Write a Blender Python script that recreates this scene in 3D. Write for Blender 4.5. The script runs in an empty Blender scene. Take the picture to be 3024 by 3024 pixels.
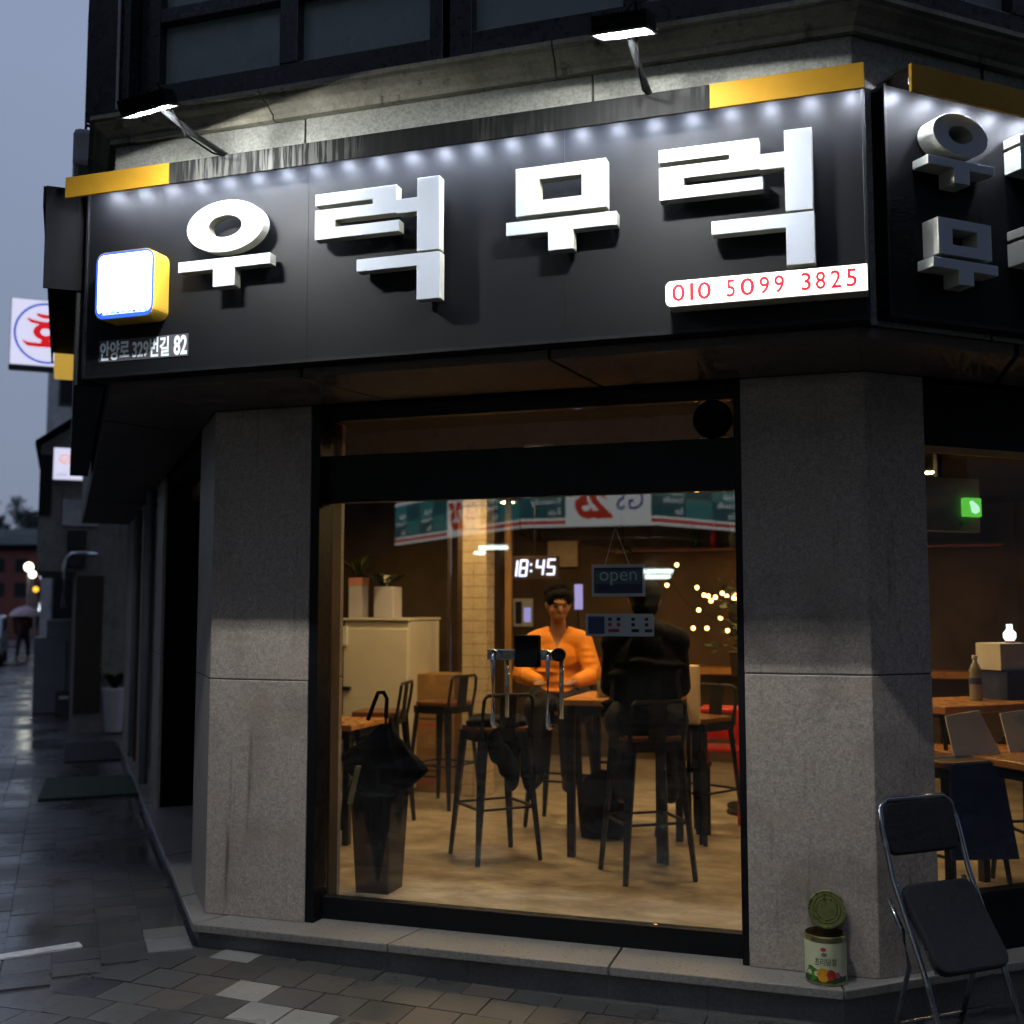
import bpy, bmesh, math, random
from mathutils import Vector, Matrix
R = math.radians
random.seed(7)
S = bpy.context.scene
COL = S.collection

# ------------------------------------------------------------------ camera, sky, light, exposure
cd = bpy.data.cameras.new('camera'); cam = bpy.data.objects.new('camera', cd); COL.objects.link(cam)
cam.location = (3.1146, -4.7517, 1.6)
cam.rotation_euler = (R(90 + 4.87), 0, R(18.32))
cd.sensor_fit = 'HORIZONTAL'; cd.sensor_width = 36.0; cd.lens = 36.0 * 3317 / 3024
cd.clip_start = 0.05; cd.clip_end = 900
cd.dof.use_dof = True; cd.dof.focus_distance = 4.55; cd.dof.aperture_fstop = 2.1
S.camera = cam

SUN_EL, SUN_AZ = R(4.0), R(250)
w = bpy.data.worlds.new('World'); S.world = w; w.use_nodes = True
wn, wl = w.node_tree.nodes, w.node_tree.links
bg = wn['Background']
sky = wn.new('ShaderNodeTexSky'); sky.sky_type = 'NISHITA'; sky.sun_disc = False
sky.sun_elevation = SUN_EL; sky.sun_rotation = SUN_AZ; sky.air_density = 1.6; sky.dust_density = 3.0; sky.ozone_density = 3.0
# a closed rain cloud deck spreads the last daylight: mostly even blue grey
mixw = wn.new('ShaderNodeMix'); mixw.data_type = 'RGBA'; mixw.inputs[0].default_value = 0.93
tc = wn.new('ShaderNodeTexCoord'); nz = wn.new('ShaderNodeTexNoise'); nz.inputs['Scale'].default_value = 2.4; nz.inputs['Detail'].default_value = 5
wl.new(tc.outputs['Generated'], nz.inputs['Vector'])
crw = wn.new('ShaderNodeMix'); crw.data_type = 'RGBA'
crw.inputs[6].default_value = (2.75, 3.4, 5.0, 1); crw.inputs[7].default_value = (3.45, 4.2, 6.1, 1)
wl.new(nz.outputs['Fac'], crw.inputs[0])
sxyz = wn.new('ShaderNodeSeparateXYZ'); wl.new(tc.outputs['Generated'], sxyz.inputs[0])
hz = wn.new('ShaderNodeMapRange'); hz.inputs[1].default_value = -.02; hz.inputs[2].default_value = .42; wl.new(sxyz.outputs[2], hz.inputs[0])
cl2 = wn.new('ShaderNodeMix'); cl2.data_type = 'RGBA'; cl2.inputs[6].default_value = (2.35, 2.85, 3.85, 1)   # thicker, greyer air low down
wl.new(hz.outputs[0], cl2.inputs[0]); wl.new(crw.outputs[2], cl2.inputs[7])
wl.new(sky.outputs['Color'], mixw.inputs[6]); wl.new(cl2.outputs[2], mixw.inputs[7])
wl.new(mixw.outputs[2], bg.inputs['Color']); bg.inputs['Strength'].default_value = 0.09

sd = bpy.data.lights.new('sun', 'SUN'); sun = bpy.data.objects.new('sun', sd); COL.objects.link(sun)
sd.energy = 0.03; sd.angle = R(25); sd.color = (1.0, .9, .82)
sun.rotation_euler = (R(90) - SUN_EL, 0, math.pi - SUN_AZ); sun.location = (0, 0, 30)

vs = S.view_settings; vs.view_transform = 'Standard'; vs.look = 'None'; vs.exposure = 0.0; vs.gamma = 1.0; vs.use_curve_mapping = False
S.display_settings.display_device = 'sRGB'
cy = S.cycles
cy.use_denoising = True; cy.use_adaptive_sampling = True; cy.adaptive_threshold = .025; cy.adaptive_min_samples = 12
try: cy.denoiser = 'OPENIMAGEDENOISE'
except Exception: pass
cy.max_bounces = 6; cy.diffuse_bounces = 2; cy.glossy_bounces = 3; cy.transparent_max_bounces = 12; cy.transmission_bounces = 4
cy.sample_clamp_indirect = 4.0; cy.caustics_reflective = False; cy.caustics_refractive = False
S.render.film_transparent = False

# ------------------------------------------------------------------ materials
MATS = {}
def nmat(name):
    m = bpy.data.materials.new(name); m.use_nodes = True; MATS[name] = m
    return m, m.node_tree.nodes, m.node_tree.links, m.node_tree.nodes['Principled BSDF']
def coords(n, l, kind='Object', scale=(1, 1, 1)):
    t = n.new('ShaderNodeTexCoord'); mp = n.new('ShaderNodeMapping'); mp.inputs['Scale'].default_value = scale
    l.new(t.outputs[kind], mp.inputs['Vector']); return mp.outputs['Vector']
def noise(n, l, vec, scale, detail=3, rough=.55):
    t = n.new('ShaderNodeTexNoise'); t.inputs['Scale'].default_value = scale; t.inputs['Detail'].default_value = detail; t.inputs['Roughness'].default_value = rough
    l.new(vec, t.inputs['Vector']); return t.outputs['Fac']
def ramp(n, l, fac, p0, c0, p1, c1):
    r = n.new('ShaderNodeValToRGB'); e = r.color_ramp.elements
    e[0].position, e[1].position = p0, p1
    e[0].color = (*c0, 1) if len(c0) == 3 else c0; e[1].color = (*c1, 1) if len(c1) == 3 else c1
    l.new(fac, r.inputs['Fac']); return r.outputs['Color']
def mixc(n, l, fac, a, b, mode='MIX'):
    m = n.new('ShaderNodeMix'); m.data_type = 'RGBA'; m.blend_type = mode
    for sock, v in ((m.inputs[0], fac), (m.inputs[6], a), (m.inputs[7], b)):
        if hasattr(v, 'links') or hasattr(v, 'is_linked'): l.new(v, sock)
        elif isinstance(v, (int, float)): sock.default_value = v
        else: sock.default_value = (*v, 1)
    return m.outputs[2]
def mapr(n, l, v, a, b, c, d):
    m = n.new('ShaderNodeMapRange'); m.inputs[1].default_value, m.inputs[2].default_value, m.inputs[3].default_value, m.inputs[4].default_value = a, b, c, d
    l.new(v, m.inputs[0]); return m.outputs[0]
def bump(n, l, h, strength, dist, bsdf):
    b = n.new('ShaderNodeBump'); b.inputs['Strength'].default_value = strength; b.inputs['Distance'].default_value = dist
    l.new(h, b.inputs['Height']); l.new(b.outputs['Normal'], bsdf.inputs['Normal'])
def simple(name, col, rough=.5, metal=0.0, spec=.5, var=.12, scale=9, bmp=0.0, bscale=60, rvar=.08, kind='Object'):
    m, n, l, b = nmat(name)
    vec = coords(n, l, kind)
    f = noise(n, l, vec, scale, 4)
    lo = tuple(max(0, c * (1 - var)) for c in col); hi = tuple(min(1, c * (1 + var)) for c in col)
    l.new(ramp(n, l, f, .3, lo, .7, hi), b.inputs['Base Color'])
    f2 = noise(n, l, vec, scale * 3.1, 3)
    l.new(mapr(n, l, f2, .3, .7, max(.02, rough - rvar), min(1, rough + rvar)), b.inputs['Roughness'])
    b.inputs['Metallic'].default_value = metal; b.inputs['Specular IOR Level'].default_value = spec
    if bmp: bump(n, l, noise(n, l, vec, bscale, 3), bmp, .004, b)
    return m
SAMPLED = {'flood_lens', 'flood_glow', 'led_white', 'lightbox_white', 'phone_white', 'downlight', 'tube_white', 'store_white', 'lamp_street'}
def emis(name, col, strength, base=None):
    m, n, l, b = nmat(name)
    b.inputs['Base Color'].default_value = (*(base or col), 1); b.inputs['Roughness'].default_value = .4
    b.inputs['Emission Color'].default_value = (*col, 1); b.inputs['Emission Strength'].default_value = strength
    if name not in SAMPLED: m.cycles.emission_sampling = 'NONE'   # faint lights are found by chance, strong ones are aimed at
    return m
def glassm(name, tint=(1, 1, 1), refl=.055, rough=0.0, smudge=0.0):
    m = bpy.data.materials.new(name); m.use_nodes = True; MATS[name] = m
    n, l = m.node_tree.nodes, m.node_tree.links
    for x in list(n): n.remove(x)
    out = n.new('ShaderNodeOutputMaterial'); tr = n.new('ShaderNodeBsdfTransparent'); tr.inputs[0].default_value = (*tint, 1)
    gl = n.new('ShaderNodeBsdfGlossy'); gl.inputs['Roughness'].default_value = rough
    ge = n.new('ShaderNodeNewGeometry'); dt = n.new('ShaderNodeVectorMath'); dt.operation = 'DOT_PRODUCT'   # Schlick, same from both faces of the sheet
    l.new(ge.outputs['Normal'], dt.inputs[0]); l.new(ge.outputs['Incoming'], dt.inputs[1])
    ab = n.new('ShaderNodeMath'); ab.operation = 'ABSOLUTE'; l.new(dt.outputs['Value'], ab.inputs[0])
    om = n.new('ShaderNodeMath'); om.operation = 'SUBTRACT'; om.inputs[0].default_value = 1.0; om.use_clamp = True; l.new(ab.outputs[0], om.inputs[1])
    pw = n.new('ShaderNodeMath'); pw.operation = 'POWER'; pw.inputs[1].default_value = 5.0; l.new(om.outputs[0], pw.inputs[0])
    ad = n.new('ShaderNodeMath'); ad.operation = 'MULTIPLY_ADD'; ad.inputs[1].default_value = 1 - refl; ad.inputs[2].default_value = refl; ad.use_clamp = True
    l.new(pw.outputs[0], ad.inputs[0])
    mx = n.new('ShaderNodeMixShader'); l.new(ad.outputs[0], mx.inputs[0]); l.new(tr.outputs[0], mx.inputs[1]); l.new(gl.outputs[0], mx.inputs[2])
    df = n.new('ShaderNodeBsdfDiffuse'); df.inputs[0].default_value = (.6, .6, .58, 1)   # wiped and rain smudged film
    f = noise(n, l, coords(n, l, 'Object', (1, 1, .6)), 2.6, 5, .65); m2 = n.new('ShaderNodeMixShader'); l.new(mapr(n, l, f, .45, .75, 0, smudge), m2.inputs[0])
    l.new(mx.outputs[0], m2.inputs[1]); l.new(df.outputs[0], m2.inputs[2]); l.new(m2.outputs[0], out.inputs[0])
    return m
def granite(name, base, grain=150, contrast=.35, stain=(.05, .045, .035), stain_amt=.25, rough=.55, tint=None):
    m, n, l, b = nmat(name)
    vec = coords(n, l)
    g1 = noise(n, l, vec, grain, 2, .7); g2 = noise(n, l, vec, grain * .38, 3, .6); g3 = noise(n, l, vec, 2.3, 5, .6)
    lo = tuple(c * (1 - contrast) for c in base); hi = tuple(min(1, c * (1 + contrast)) for c in base)
    c1 = ramp(n, l, g1, .35, lo, .65, hi)
    c2 = ramp(n, l, g2, .38, tuple(c * .72 for c in base), .62, tuple(min(1, c * 1.18) for c in base))
    c = mixc(n, l, .5, c1, c2)
    if tint: c = mixc(n, l, mapr(n, l, noise(n, l, vec, 5.0, 4), .5, .68, 0, .55), c, tint)
    c = mixc(n, l, mapr(n, l, g3, .5, .8, 0, stain_amt), c, stain)
    # water runs: long vertical stains with a shape of their own
    v2 = coords(n, l, 'Object', (14, 14, .7))
    c = mixc(n, l, mapr(n, l, noise(n, l, v2, 1.0, 4, .65), .6, .78, 0, stain_amt * 1.6), c, stain)
    l.new(c, b.inputs['Base Color'])
    l.new(mapr(n, l, g2, .3, .7, rough - .1, rough + .12), b.inputs['Roughness'])
    bump(n, l, g1, .25, .002, b)
    return m

granite('granite_pillar', (.42, .36, .31), 95, .48, (.085, .06, .045), .62, .5, (.42, .32, .26))
granite('granite_upper', (.26, .262, .232), 70, .42, (.10, .10, .07), .2, .7)
granite('granite_cornice', (.26, .245, .19), 90, .25, (.035, .033, .022), .75, .75)
granite('granite_plinth', (.25, .235, .215), 170, .3, (.10, .08, .065), .4, .35)
granite('granite_riser', (.19, .18, .175), 170, .3, (.03, .028, .026), .4, .45)
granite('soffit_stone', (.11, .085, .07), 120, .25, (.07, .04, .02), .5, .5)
granite('concrete_old', (.26, .25, .23), 30, .15, (.05, .05, .045), .6, .8)
granite('concrete_white', (.5, .5, .5), 25, .1, (.12, .12, .12), .5, .8)
simple('pane_frosted', (.20, .24, .235), .3, var=.1, scale=2)
simple('joint_dark', (.075, .062, .052), .8)
simple('black_frame', (.005, .0055, .007), .5, var=.3, spec=.25)
simple('navy_frame', (.012, .014, .019), .3, var=.3)
simple('sign_black', (.0045, .005, .006), .53, var=.2, scale=3, rvar=.03, spec=.14)
simple('matt_black', (.003, .003, .004), .7, spec=.08)
simple('letter_face', (.42, .46, .53), .42, var=.01, rvar=.01)
simple('letter_side', (.50, .49, .40), .4, var=.05)
simple('gold_vinyl', (.33, .175, .014), .55, spec=.15, var=.16, scale=5)
simple('yellow_side', (.75, .45, .05), .4, var=.06)
simple('steel', (.55, .57, .6), .2, 1.0, var=.05)
simple('chrome', (.75, .77, .8), .09, 1.0, var=.03, rvar=.03)
simple('dark_steel', (.028, .030, .032), .38, .6, var=.3)
simple('seat_wood', (.16, .065, .02), .35, var=.25)
simple('tolix_paint', (.02, .021, .022), .33, .3, var=.3)
simple('chair_fabric', (.012, .011, .016), .85, var=.3, scale=60, bmp=.3, bscale=300)
simple('white_enamel', (.80, .76, .66), .35, var=.03)
simple('white_paint', (.78, .78, .77), .5, var=.05)
simple('cardboard', (.34, .19, .08), .8, var=.15)
simple('wood_warm', (.45, .25, .09), .4, var=.25, scale=6)
simple('wood_top', (.52, .24, .07), .3, var=.2, scale=5)
simple('wall_brown', (.10, .062, .032), .7, var=.3, scale=3)
simple('wall_left_in', (.085, .055, .03), .7, var=.3, scale=3)
simple('ceiling_dark', (.012, .009, .007), .8, var=.2)
simple('tile_cream', (.62, .50, .34), .28, var=.08, scale=11)
simple('grout', (.16, .12, .08), .9)
simple('orange_shirt', (.90, .30, .02), .75, var=.12, scale=14, bmp=.25, bscale=18)
simple('black_coat', (.0035, .0035, .0045), .85, spec=.2, var=.4, scale=10, bmp=.4, bscale=12)
simple('skin', (.33, .165, .095), .5, var=.08, scale=14)
simple('hair_black', (.006, .005, .0045), .8, spec=.1, var=.4, scale=40)
simple('trousers_dark', (.02, .021, .028), .8, var=.3)
simple('denim_blue', (.03, .05, .13), .75, var=.3, scale=12)
simple('red_plastic', (.55, .02, .012), .4, var=.15)
simple('beige_cloth', (.62, .48, .33), .8, var=.1, scale=7, bmp=.3, bscale=9)
simple('pot_white', (.62, .60, .66), .35, var=.06)
simple('chair_tube', (.34, .35, .38), .22, 1.0, var=.1)
simple('soil', (.03, .02, .015), .9)
simple('leaf_dark', (.025, .05, .014), .5, var=.5, scale=20)
simple('leaf_light', (.16, .15, .04), .5, var=.3, scale=20)
simple('hazy_leaf', (.10, .12, .12), .8, var=.35, scale=.3)  # leaf colour greyed to carry the haze over the far hill
simple('trunk', (.06, .045, .03), .85)
simple('brick_red', (.16, .045, .035), .8, var=.3, scale=.8)
simple('umbrella_black', (.006, .0065, .008), .75, var=.4, bmp=.3, bscale=20, spec=.2)
simple('umbrella_pink', (.55, .38, .45), .5, var=.08)
simple('umbrella_strap', (.2, .19, .10), .6)
simple('coat_red', (.06, .012, .012), .8)
simple('car_silver', (.40, .43, .48), .25, .5, var=.05)
simple('tyre', (.012, .012, .012), .8)
simple('can_metal', (.42, .40, .2), .32, .9, var=.2, scale=25)
simple('can_lid', (.16, .17, .055), .3, .7, var=.15, scale=18)
simple('can_inside', (.09, .05, .012), .5, .2)
simple('cabinet_grey', (.20, .21, .225), .55, var=.1, scale=4)
simple('crate_dark', (.06, .06, .065), .6)
simple('mat_green', (.018, .04, .016), .75, var=.45, scale=16, bmp=.5, bscale=120)
simple('mat_black', (.012, .012, .013), .8, var=.3)
simple('line_paint', (.60, .60, .60), .45, var=.2, scale=20)
simple('hill_green', (.035, .05, .05), .9, var=.4, scale=.05)
simple('paper_white', (.78, .76, .70), .6, var=.03)
simple('print_blue', (.05, .07, .22), .5, var=.1)
simple('print_navy', (.02, .03, .09), .4, var=.2)
simple('print_grey', (.74, .78, .80), .5, var=.05)
simple('print_red', (.6, .05, .05), .5)
simple('print_black', (.02, .02, .02), .5)
simple('print_teal', (.08, .18, .22), .4, var=.2)
simple('addr_back', (.07, .065, .085), .4, var=.1)
simple('addr_letter', (.72, .80, .80), .5, var=.05)
simple('red_paint', (.35, .02, .02), .5)
simple('pvc_grey', (.30, .31, .33), .4, var=.1)
simple('shelf_dark', (.03, .018, .01), .5, var=.3)
simple('bottle_clear', (.35, .36, .34), .12, var=.1, spec=.8)
simple('bottle_green', (.02, .10, .03), .15, var=.1, spec=.8)
simple('can_label', (.66, .68, .42), .4, var=.05)
simple('can_green', (.07, .22, .03), .4, var=.2)
simple('can_green_dark', (.02, .09, .02), .4, var=.2)
simple('fruit_orange', (.85, .36, .02), .4, var=.15, scale=30)
simple('fruit_red', (.55, .05, .03), .4, var=.2, scale=30)
simple('fruit_pink', (.6, .08, .25), .4)
simple('pot_pink', (.70, .30, .24), .5, var=.1)
glassm('glass_door', (.94, .955, .95), .06, 0, .014)
glassm('glass_upper', (.35, .38, .38), .06)
glassm('bin_smoke', (.52, .50, .47), .05, .15)
glassm('glass_clear', (.9, .92, .9), .06)
emis('flood_lens', (.97, .985, .975), 21500)
emis('flood_glow', (.95, .985, 1.0), 45)
emis('led_white', (.74, .82, 1.0), 1350)
emis('lightbox_white', (.93, .97, 1.0), 2.6)
emis('lightbox_blue', (.03, .14, .75), .9, (.02, .05, .4))
emis('lightbox_teal', (.15, .75, .85), 1.0)
emis('phone_white', (1.0, .95, .88), 2.2)
emis('phone_red', (.85, .02, .05), .75, (.5, .01, .02))
emis('phone_grey', (.30, .27, .25), .8, (.2, .2, .2))
emis('street_box', (.74, .74, .95), .88)
emis('street_red', (.75, .01, .015), .75, (.5, .01, .01))
emis('street_blue', (.02, .07, .62), .75, (.01, .02, .4))
emis('street_salmon', (.9, .45, .36), .85)
emis('street_grey', (.35, .34, .45), .7)
emis('downlight', (1.0, .655, .28), 230)
emis('yellow_painted_glow', (.85, .52, .08), .55, (.6, .35, .05))
emis('bulb_warm', (1.0, .5, .14), 14)
emis('bulb_ember', (1.0, .3, .05), 5)
emis('shelf_glow', (.8, .10, .04), .06, (.05, .008, .006))
emis('clock_led', (.72, .76, 1.0), 2.2)
emis('exit_green', (.12, .65, .06), .9)
emis('exit_white', (.55, 1.0, .7), 1.1)
emis('lantern_white', (.75, 1.0, .95), 3.0)
emis('violet_glow', (.38, .36, .85), .8)
emis('store_white', (.9, .95, .93), 1.7)
emis('store_teal', (.05, .28, .28), 1.5, (.02, .1, .1))
emis('store_teal_dark', (.025, .13, .15), 1.5, (.01, .05, .06))
emis('store_red', (.62, .05, .03), 1.6, (.3, .02, .01))
emis('store_blue', (.07, .07, .38), 1.6, (.02, .02, .2))
emis('tube_white', (.85, 1.0, .93), 16)
emis('lamp_street', (1.0, 1.0, .78), 5.0)
emis('lamp_cool', (.75, .95, 1.0), 2.5)
emis('lamp_amber', (1.0, .5, .03), 1.8)

# wet fascia: black sheet with runs of rain water
m, n, l, b = nmat('wet_fascia')
v = coords(n, l, 'Object', (55, 55, 3.2)); f = noise(n, l, v, 1.0, 3, .6)
f2 = noise(n, l, coords(n, l), 1.7, 3)
k = n.new('ShaderNodeMath'); k.operation = 'MULTIPLY'; l.new(mapr(n, l, f, .47, .56, 0, 1), k.inputs[0]); l.new(mapr(n, l, f2, .44, .62, .05, 1), k.inputs[1])
l.new(mixc(n, l, k.outputs[0], (.004, .004, .004), (.06, .062, .056)), b.inputs['Base Color'])
l.new(mapr(n, l, k.outputs[0], 0, 1, .75, .45), b.inputs['Roughness']); b.inputs['Specular IOR Level'].default_value = .2
bump(n, l, f, .3, .003, b)

# wood effect floor
m, n, l, b = nmat('floor_vinyl')
v = coords(n, l, 'Object', (1.5, 3.0, 1)); f = noise(n, l, v, 3.0, 6, .7); f3 = noise(n, l, coords(n, l), 1.3, 3)
c = ramp(n, l, f, .35, (.30, .235, .16), .65, (.62, .54, .42))
l.new(mixc(n, l, mapr(n, l, noise(n, l, coords(n, l), 3.4, 5, .65), .48, .66, 0, .6), c, (.22, .165, .11)), b.inputs['Base Color'])
l.new(mapr(n, l, f, .3, .7, .35, .55), b.inputs['Roughness'])

# wet pavers: colour differs from stone to stone, puddled film differs over the ground
def wet(name, lo, hi, rand=True, dry=.5):
    m, n, l, b = nmat(name)
    t = n.new('ShaderNodeNewGeometry'); vec = t.outputs['Position']
    f = noise(n, l, vec, 60, 3, .7)
    if rand:
        oi = n.new('ShaderNodeObjectInfo'); r = oi.outputs['Random']
    else:
        r = noise(n, l, vec, 2.5, 3)
    c = ramp(n, l, r, .05, lo, .95, hi)
    l.new(mixc(n, l, mapr(n, l, f, .3, .7, 0, .35), c, tuple(x * .55 for x in lo)), b.inputs['Base Color'])
    wfac = noise(n, l, vec, .9, 4, .6)
    l.new(mapr(n, l, wfac, .40, .60, .09, dry), b.inputs['Roughness'])
    bump(n, l, f, .18, .003, b)
    return m
wet('paver', (.062, .061, .059), (.095, .093, .089), True, .42)
wet('paver_field', (.062, .061, .06), (.095, .093, .09), False, .42)
wet('paver_light', (.20, .20, .19), (.27, .265, .25), True, .5)
wet('paver_dark', (.035, .037, .042), (.045, .047, .052), True, .4)
wet('paver_red', (.085, .075, .067), (.10, .085, .075))
wet('mortar', (.058, .057, .055), (.075, .073, .07), False)
wet('asphalt', (.035, .037, .042), (.055, .057, .062), False, .4)

# ------------------------------------------------------------------ builders
class MB:
    def __init__(s): s.v = []; s.f = []; s.m = []
    def quad(s, a, b, c, d, mi=0):
        k = len(s.v); s.v += [tuple(a), tuple(b), tuple(c), tuple(d)]; s.f.append((k, k + 1, k + 2, k + 3)); s.m.append(mi); return s
    def hexa(s, p, mi=0):   # p: 4 bottom, 4 top
        k = len(s.v); s.v += [tuple(q) for q in p]
        for f in ((0, 3, 2, 1), (4, 5, 6, 7), (0, 1, 5, 4), (1, 2, 6, 5), (2, 3, 7, 6), (3, 0, 4, 7)):
            s.f.append(tuple(k + i for i in f)); s.m.append(mi)
        return s
    def box(s, x0, x1, y0, y1, z0, z1, mi=0):
        return s.hexa([(x0, y0, z0), (x1, y0, z0), (x1, y1, z0), (x0, y1, z0), (x0, y0, z1), (x1, y0, z1), (x1, y1, z1), (x0, y1, z1)], mi)
    def prism(s, pts, fn, d0, d1, mi=0, mside=None):   # pts 2D polygon; fn(u,v,d)->xyz
        n = len(pts); k = len(s.v)
        s.v += [tuple(fn(u, v, d0)) for u, v in pts] + [tuple(fn(u, v, d1)) for u, v in pts]
        s.f.append(tuple(range(k, k + n))); s.m.append(mi); s.f.append(tuple(range(k + n, k + 2 * n))); s.m.append(mi)
        for i in range(n):
            j = (i + 1) % n; s.f.append((k + i, k + j, k + n + j, k + n + i)); s.m.append(mi if mside is None else mside)
        return s
    def ring(s, outer, inner, fn, d0, d1, mi=0, mside=None):   # equal point counts
        n = len(outer); k = len(s.v); ms = mi if mside is None else mside
        for P, d in ((outer, d0), (inner, d0), (outer, d1), (inner, d1)): s.v += [tuple(fn(u, v, d)) for u, v in P]
        for i in range(n):
            j = (i + 1) % n
            for f, q in (((k + i, k + j, k + n + j, k + n + i), mi), ((k + 2 * n + i, k + 2 * n + j, k + 3 * n + j, k + 3 * n + i), mi),
                         ((k + i, k + j, k + 2 * n + j, k + 2 * n + i), ms), ((k + n + i, k + n + j, k + 3 * n + j, k + 3 * n + i), ms)):
                s.f.append(f); s.m.append(q)
        return s
    def tube(s, path, r, seg=10, mi=0, r1=None, cap=True):
        P = [Vector(p) for p in path]; k0 = len(s.v); n = len(P)
        up = Vector((0, 0, 1))
        for i, p in enumerate(P):
            d = (P[min(i + 1, n - 1)] - P[max(i - 1, 0)]).normalized()
            a = d.cross(up)
            if a.length < 1e-3: a = d.cross(Vector((1, 0, 0)))
            a.normalize(); b = d.cross(a).normalized()
            rr = r if r1 is None else r + (r1 - r) * i / (n - 1)
            for q in range(seg):
                t = 2 * math.pi * q / seg; s.v.append(tuple(p + a * rr * math.cos(t) + b * rr * math.sin(t)))
        for i in range(n - 1):
            for q in range(seg):
                q2 = (q + 1) % seg
                s.f.append((k0 + i * seg + q, k0 + i * seg + q2, k0 + (i + 1) * seg + q2, k0 + (i + 1) * seg + q)); s.m.append(mi)
        if cap:
            s.f.append(tuple(k0 + q for q in range(seg))); s.m.append(mi)
            s.f.append(tuple(k0 + (n - 1) * seg + q for q in range(seg))); s.m.append(mi)
        return s
    def lathe(s, prof, c=(0, 0, 0), seg=24, mi=0, ax=None):   # prof: (r,z); mi may be list per band
        k0 = len(s.v)
        for r, z in prof:
            for q in range(seg):
                t = 2 * math.pi * q / seg; s.v.append((c[0] + r * math.cos(t), c[1] + r * math.sin(t), c[2] + z))
        for i in range(len(prof) - 1):
            for q in range(seg):
                q2 = (q + 1) % seg
                s.f.append((k0 + i * seg + q, k0 + i * seg + q2, k0 + (i + 1) * seg + q2, k0 + (i + 1) * seg + q)); s.m.append(mi[i] if isinstance(mi, (list, tuple)) else mi)
        for i, rr in ((0, prof[0][0]), (len(prof) - 1, prof[-1][0])):
            if rr > 1e-4: s.f.append(tuple(k0 + i * seg + q for q in range(seg))); s.m.append(mi[min(i, len(mi) - 1)] if isinstance(mi, (list, tuple)) else mi)
        return s
    def ball(s, c, r, seg=12, rings=8, mi=0):
        rx, ry, rz = r if isinstance(r, (tuple, list)) else (r, r, r)
        k0 = len(s.v)
        for i in range(rings + 1):
            a = math.pi * i / rings
            for q in range(seg):
                t = 2 * math.pi * q / seg
                s.v.append((c[0] + rx * math.sin(a) * math.cos(t), c[1] + ry * math.sin(a) * math.sin(t), c[2] + rz * math.cos(a)))
        for i in range(rings):
            for q in range(seg):
                q2 = (q + 1) % seg
                s.f.append((k0 + i * seg + q, k0 + i * seg + q2, k0 + (i + 1) * seg + q2, k0 + (i + 1) * seg + q)); s.m.append(mi)
        return s
    def bar(s, a, b, w0, h0, w1=None, h1=None, mi=0, side=None):   # tapered bar of rectangular section from a to b
        a, b = Vector(a), Vector(b); d = (b - a).normalized()
        u = Vector(side) if side else d.cross(Vector((0, 0, 1)))
        if u.length < 1e-3: u = Vector((1, 0, 0))
        u = (u - d * u.dot(d)).normalized(); q = d.cross(u)
        w1 = w0 if w1 is None else w1; h1 = h0 if h1 is None else h1
        P = []
        for p, ww, hh in ((a, w0, h0), (b, w1, h1)):
            P += [p - u * ww / 2 - q * hh / 2, p + u * ww / 2 - q * hh / 2, p + u * ww / 2 + q * hh / 2, p - u * ww / 2 + q * hh / 2]
        return s.hexa(P, mi)
    def mesh(s, name, mats, origin=(0, 0, 0), smooth=False):
        me = bpy.data.meshes.new(name); o = Vector(origin)
        me.from_pydata([tuple(Vector(p) - o) for p in s.v], [], s.f)
        mats = mats if isinstance(mats, (list, tuple)) else [mats]
        for q in mats: me.materials.append(MATS[q])
        for p, mi in zip(me.polygons, s.m): p.material_index = min(mi, len(mats) - 1); p.use_smooth = smooth
        bm = bmesh.new(); bm.from_mesh(me); bmesh.ops.remove_doubles(bm, verts=bm.verts, dist=1e-6)
        bmesh.ops.recalc_face_normals(bm, faces=bm.faces); bm.to_mesh(me); bm.free(); me.update()
        return me

def link(name, me, parent=None):
    o = bpy.data.objects.new(name, me); COL.objects.link(o)
    if parent: o.parent = parent
    return o
def org(parent):   # world place of a parent that is only moved, never turned (turned things are built in local terms)
    p, q = Vector((0, 0, 0)), parent
    while q is not None:
        p = p + q.location; q = q.parent
    return p
def part(name, mb, mats, parent, bevel=0, smooth=False, local=False):
    o = link(name, mb.mesh(name, mats, (0, 0, 0) if local else org(parent), smooth), parent)
    if bevel:
        b = o.modifiers.new('bevel', 'BEVEL'); b.width = bevel; b.segments = 2; b.limit_method = 'ANGLE'; b.angle_limit = R(40)
    return o
def tag(o, label=None, cat=None, group=None, kind=None):
    if label: o['label'] = label
    if cat: o['category'] = cat
    if group: o['group'] = group
    if kind: o['kind'] = kind
    return o
def thing(name, label, cat, loc=(0, 0, 0), rz=0, group=None):
    o = link(name, None); o.location = loc; o.rotation_euler = (0, 0, rz); o.empty_display_size = .1
    return tag(o, label, cat, group)
def solo(name, mb, mats, label, cat, loc=None, group=None, bevel=0, smooth=False):   # a thing that is one mesh, origin at its base
    xs = [p[0] for p in mb.v]; ys = [p[1] for p in mb.v]; zs = [p[2] for p in mb.v]
    loc = loc or ((min(xs) + max(xs)) / 2, (min(ys) + max(ys)) / 2, min(zs))
    o = link(name, mb.mesh(name, mats, loc, smooth)); o.location = loc
    if bevel:
        b = o.modifiers.new('bevel', 'BEVEL'); b.width = bevel; b.segments = 2; b.limit_method = 'ANGLE'; b.angle_limit = R(40)
    return tag(o, label, cat, group)
def struct(name, mb, mats):
    o = link(name, mb.mesh(name, mats)); return tag(o, kind='structure')
def copy_tree(o, parent=None):
    c = o.copy(); COL.objects.link(c); c.parent = parent
    for ch in list(o.children): copy_tree(ch, c)
    return c
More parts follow.
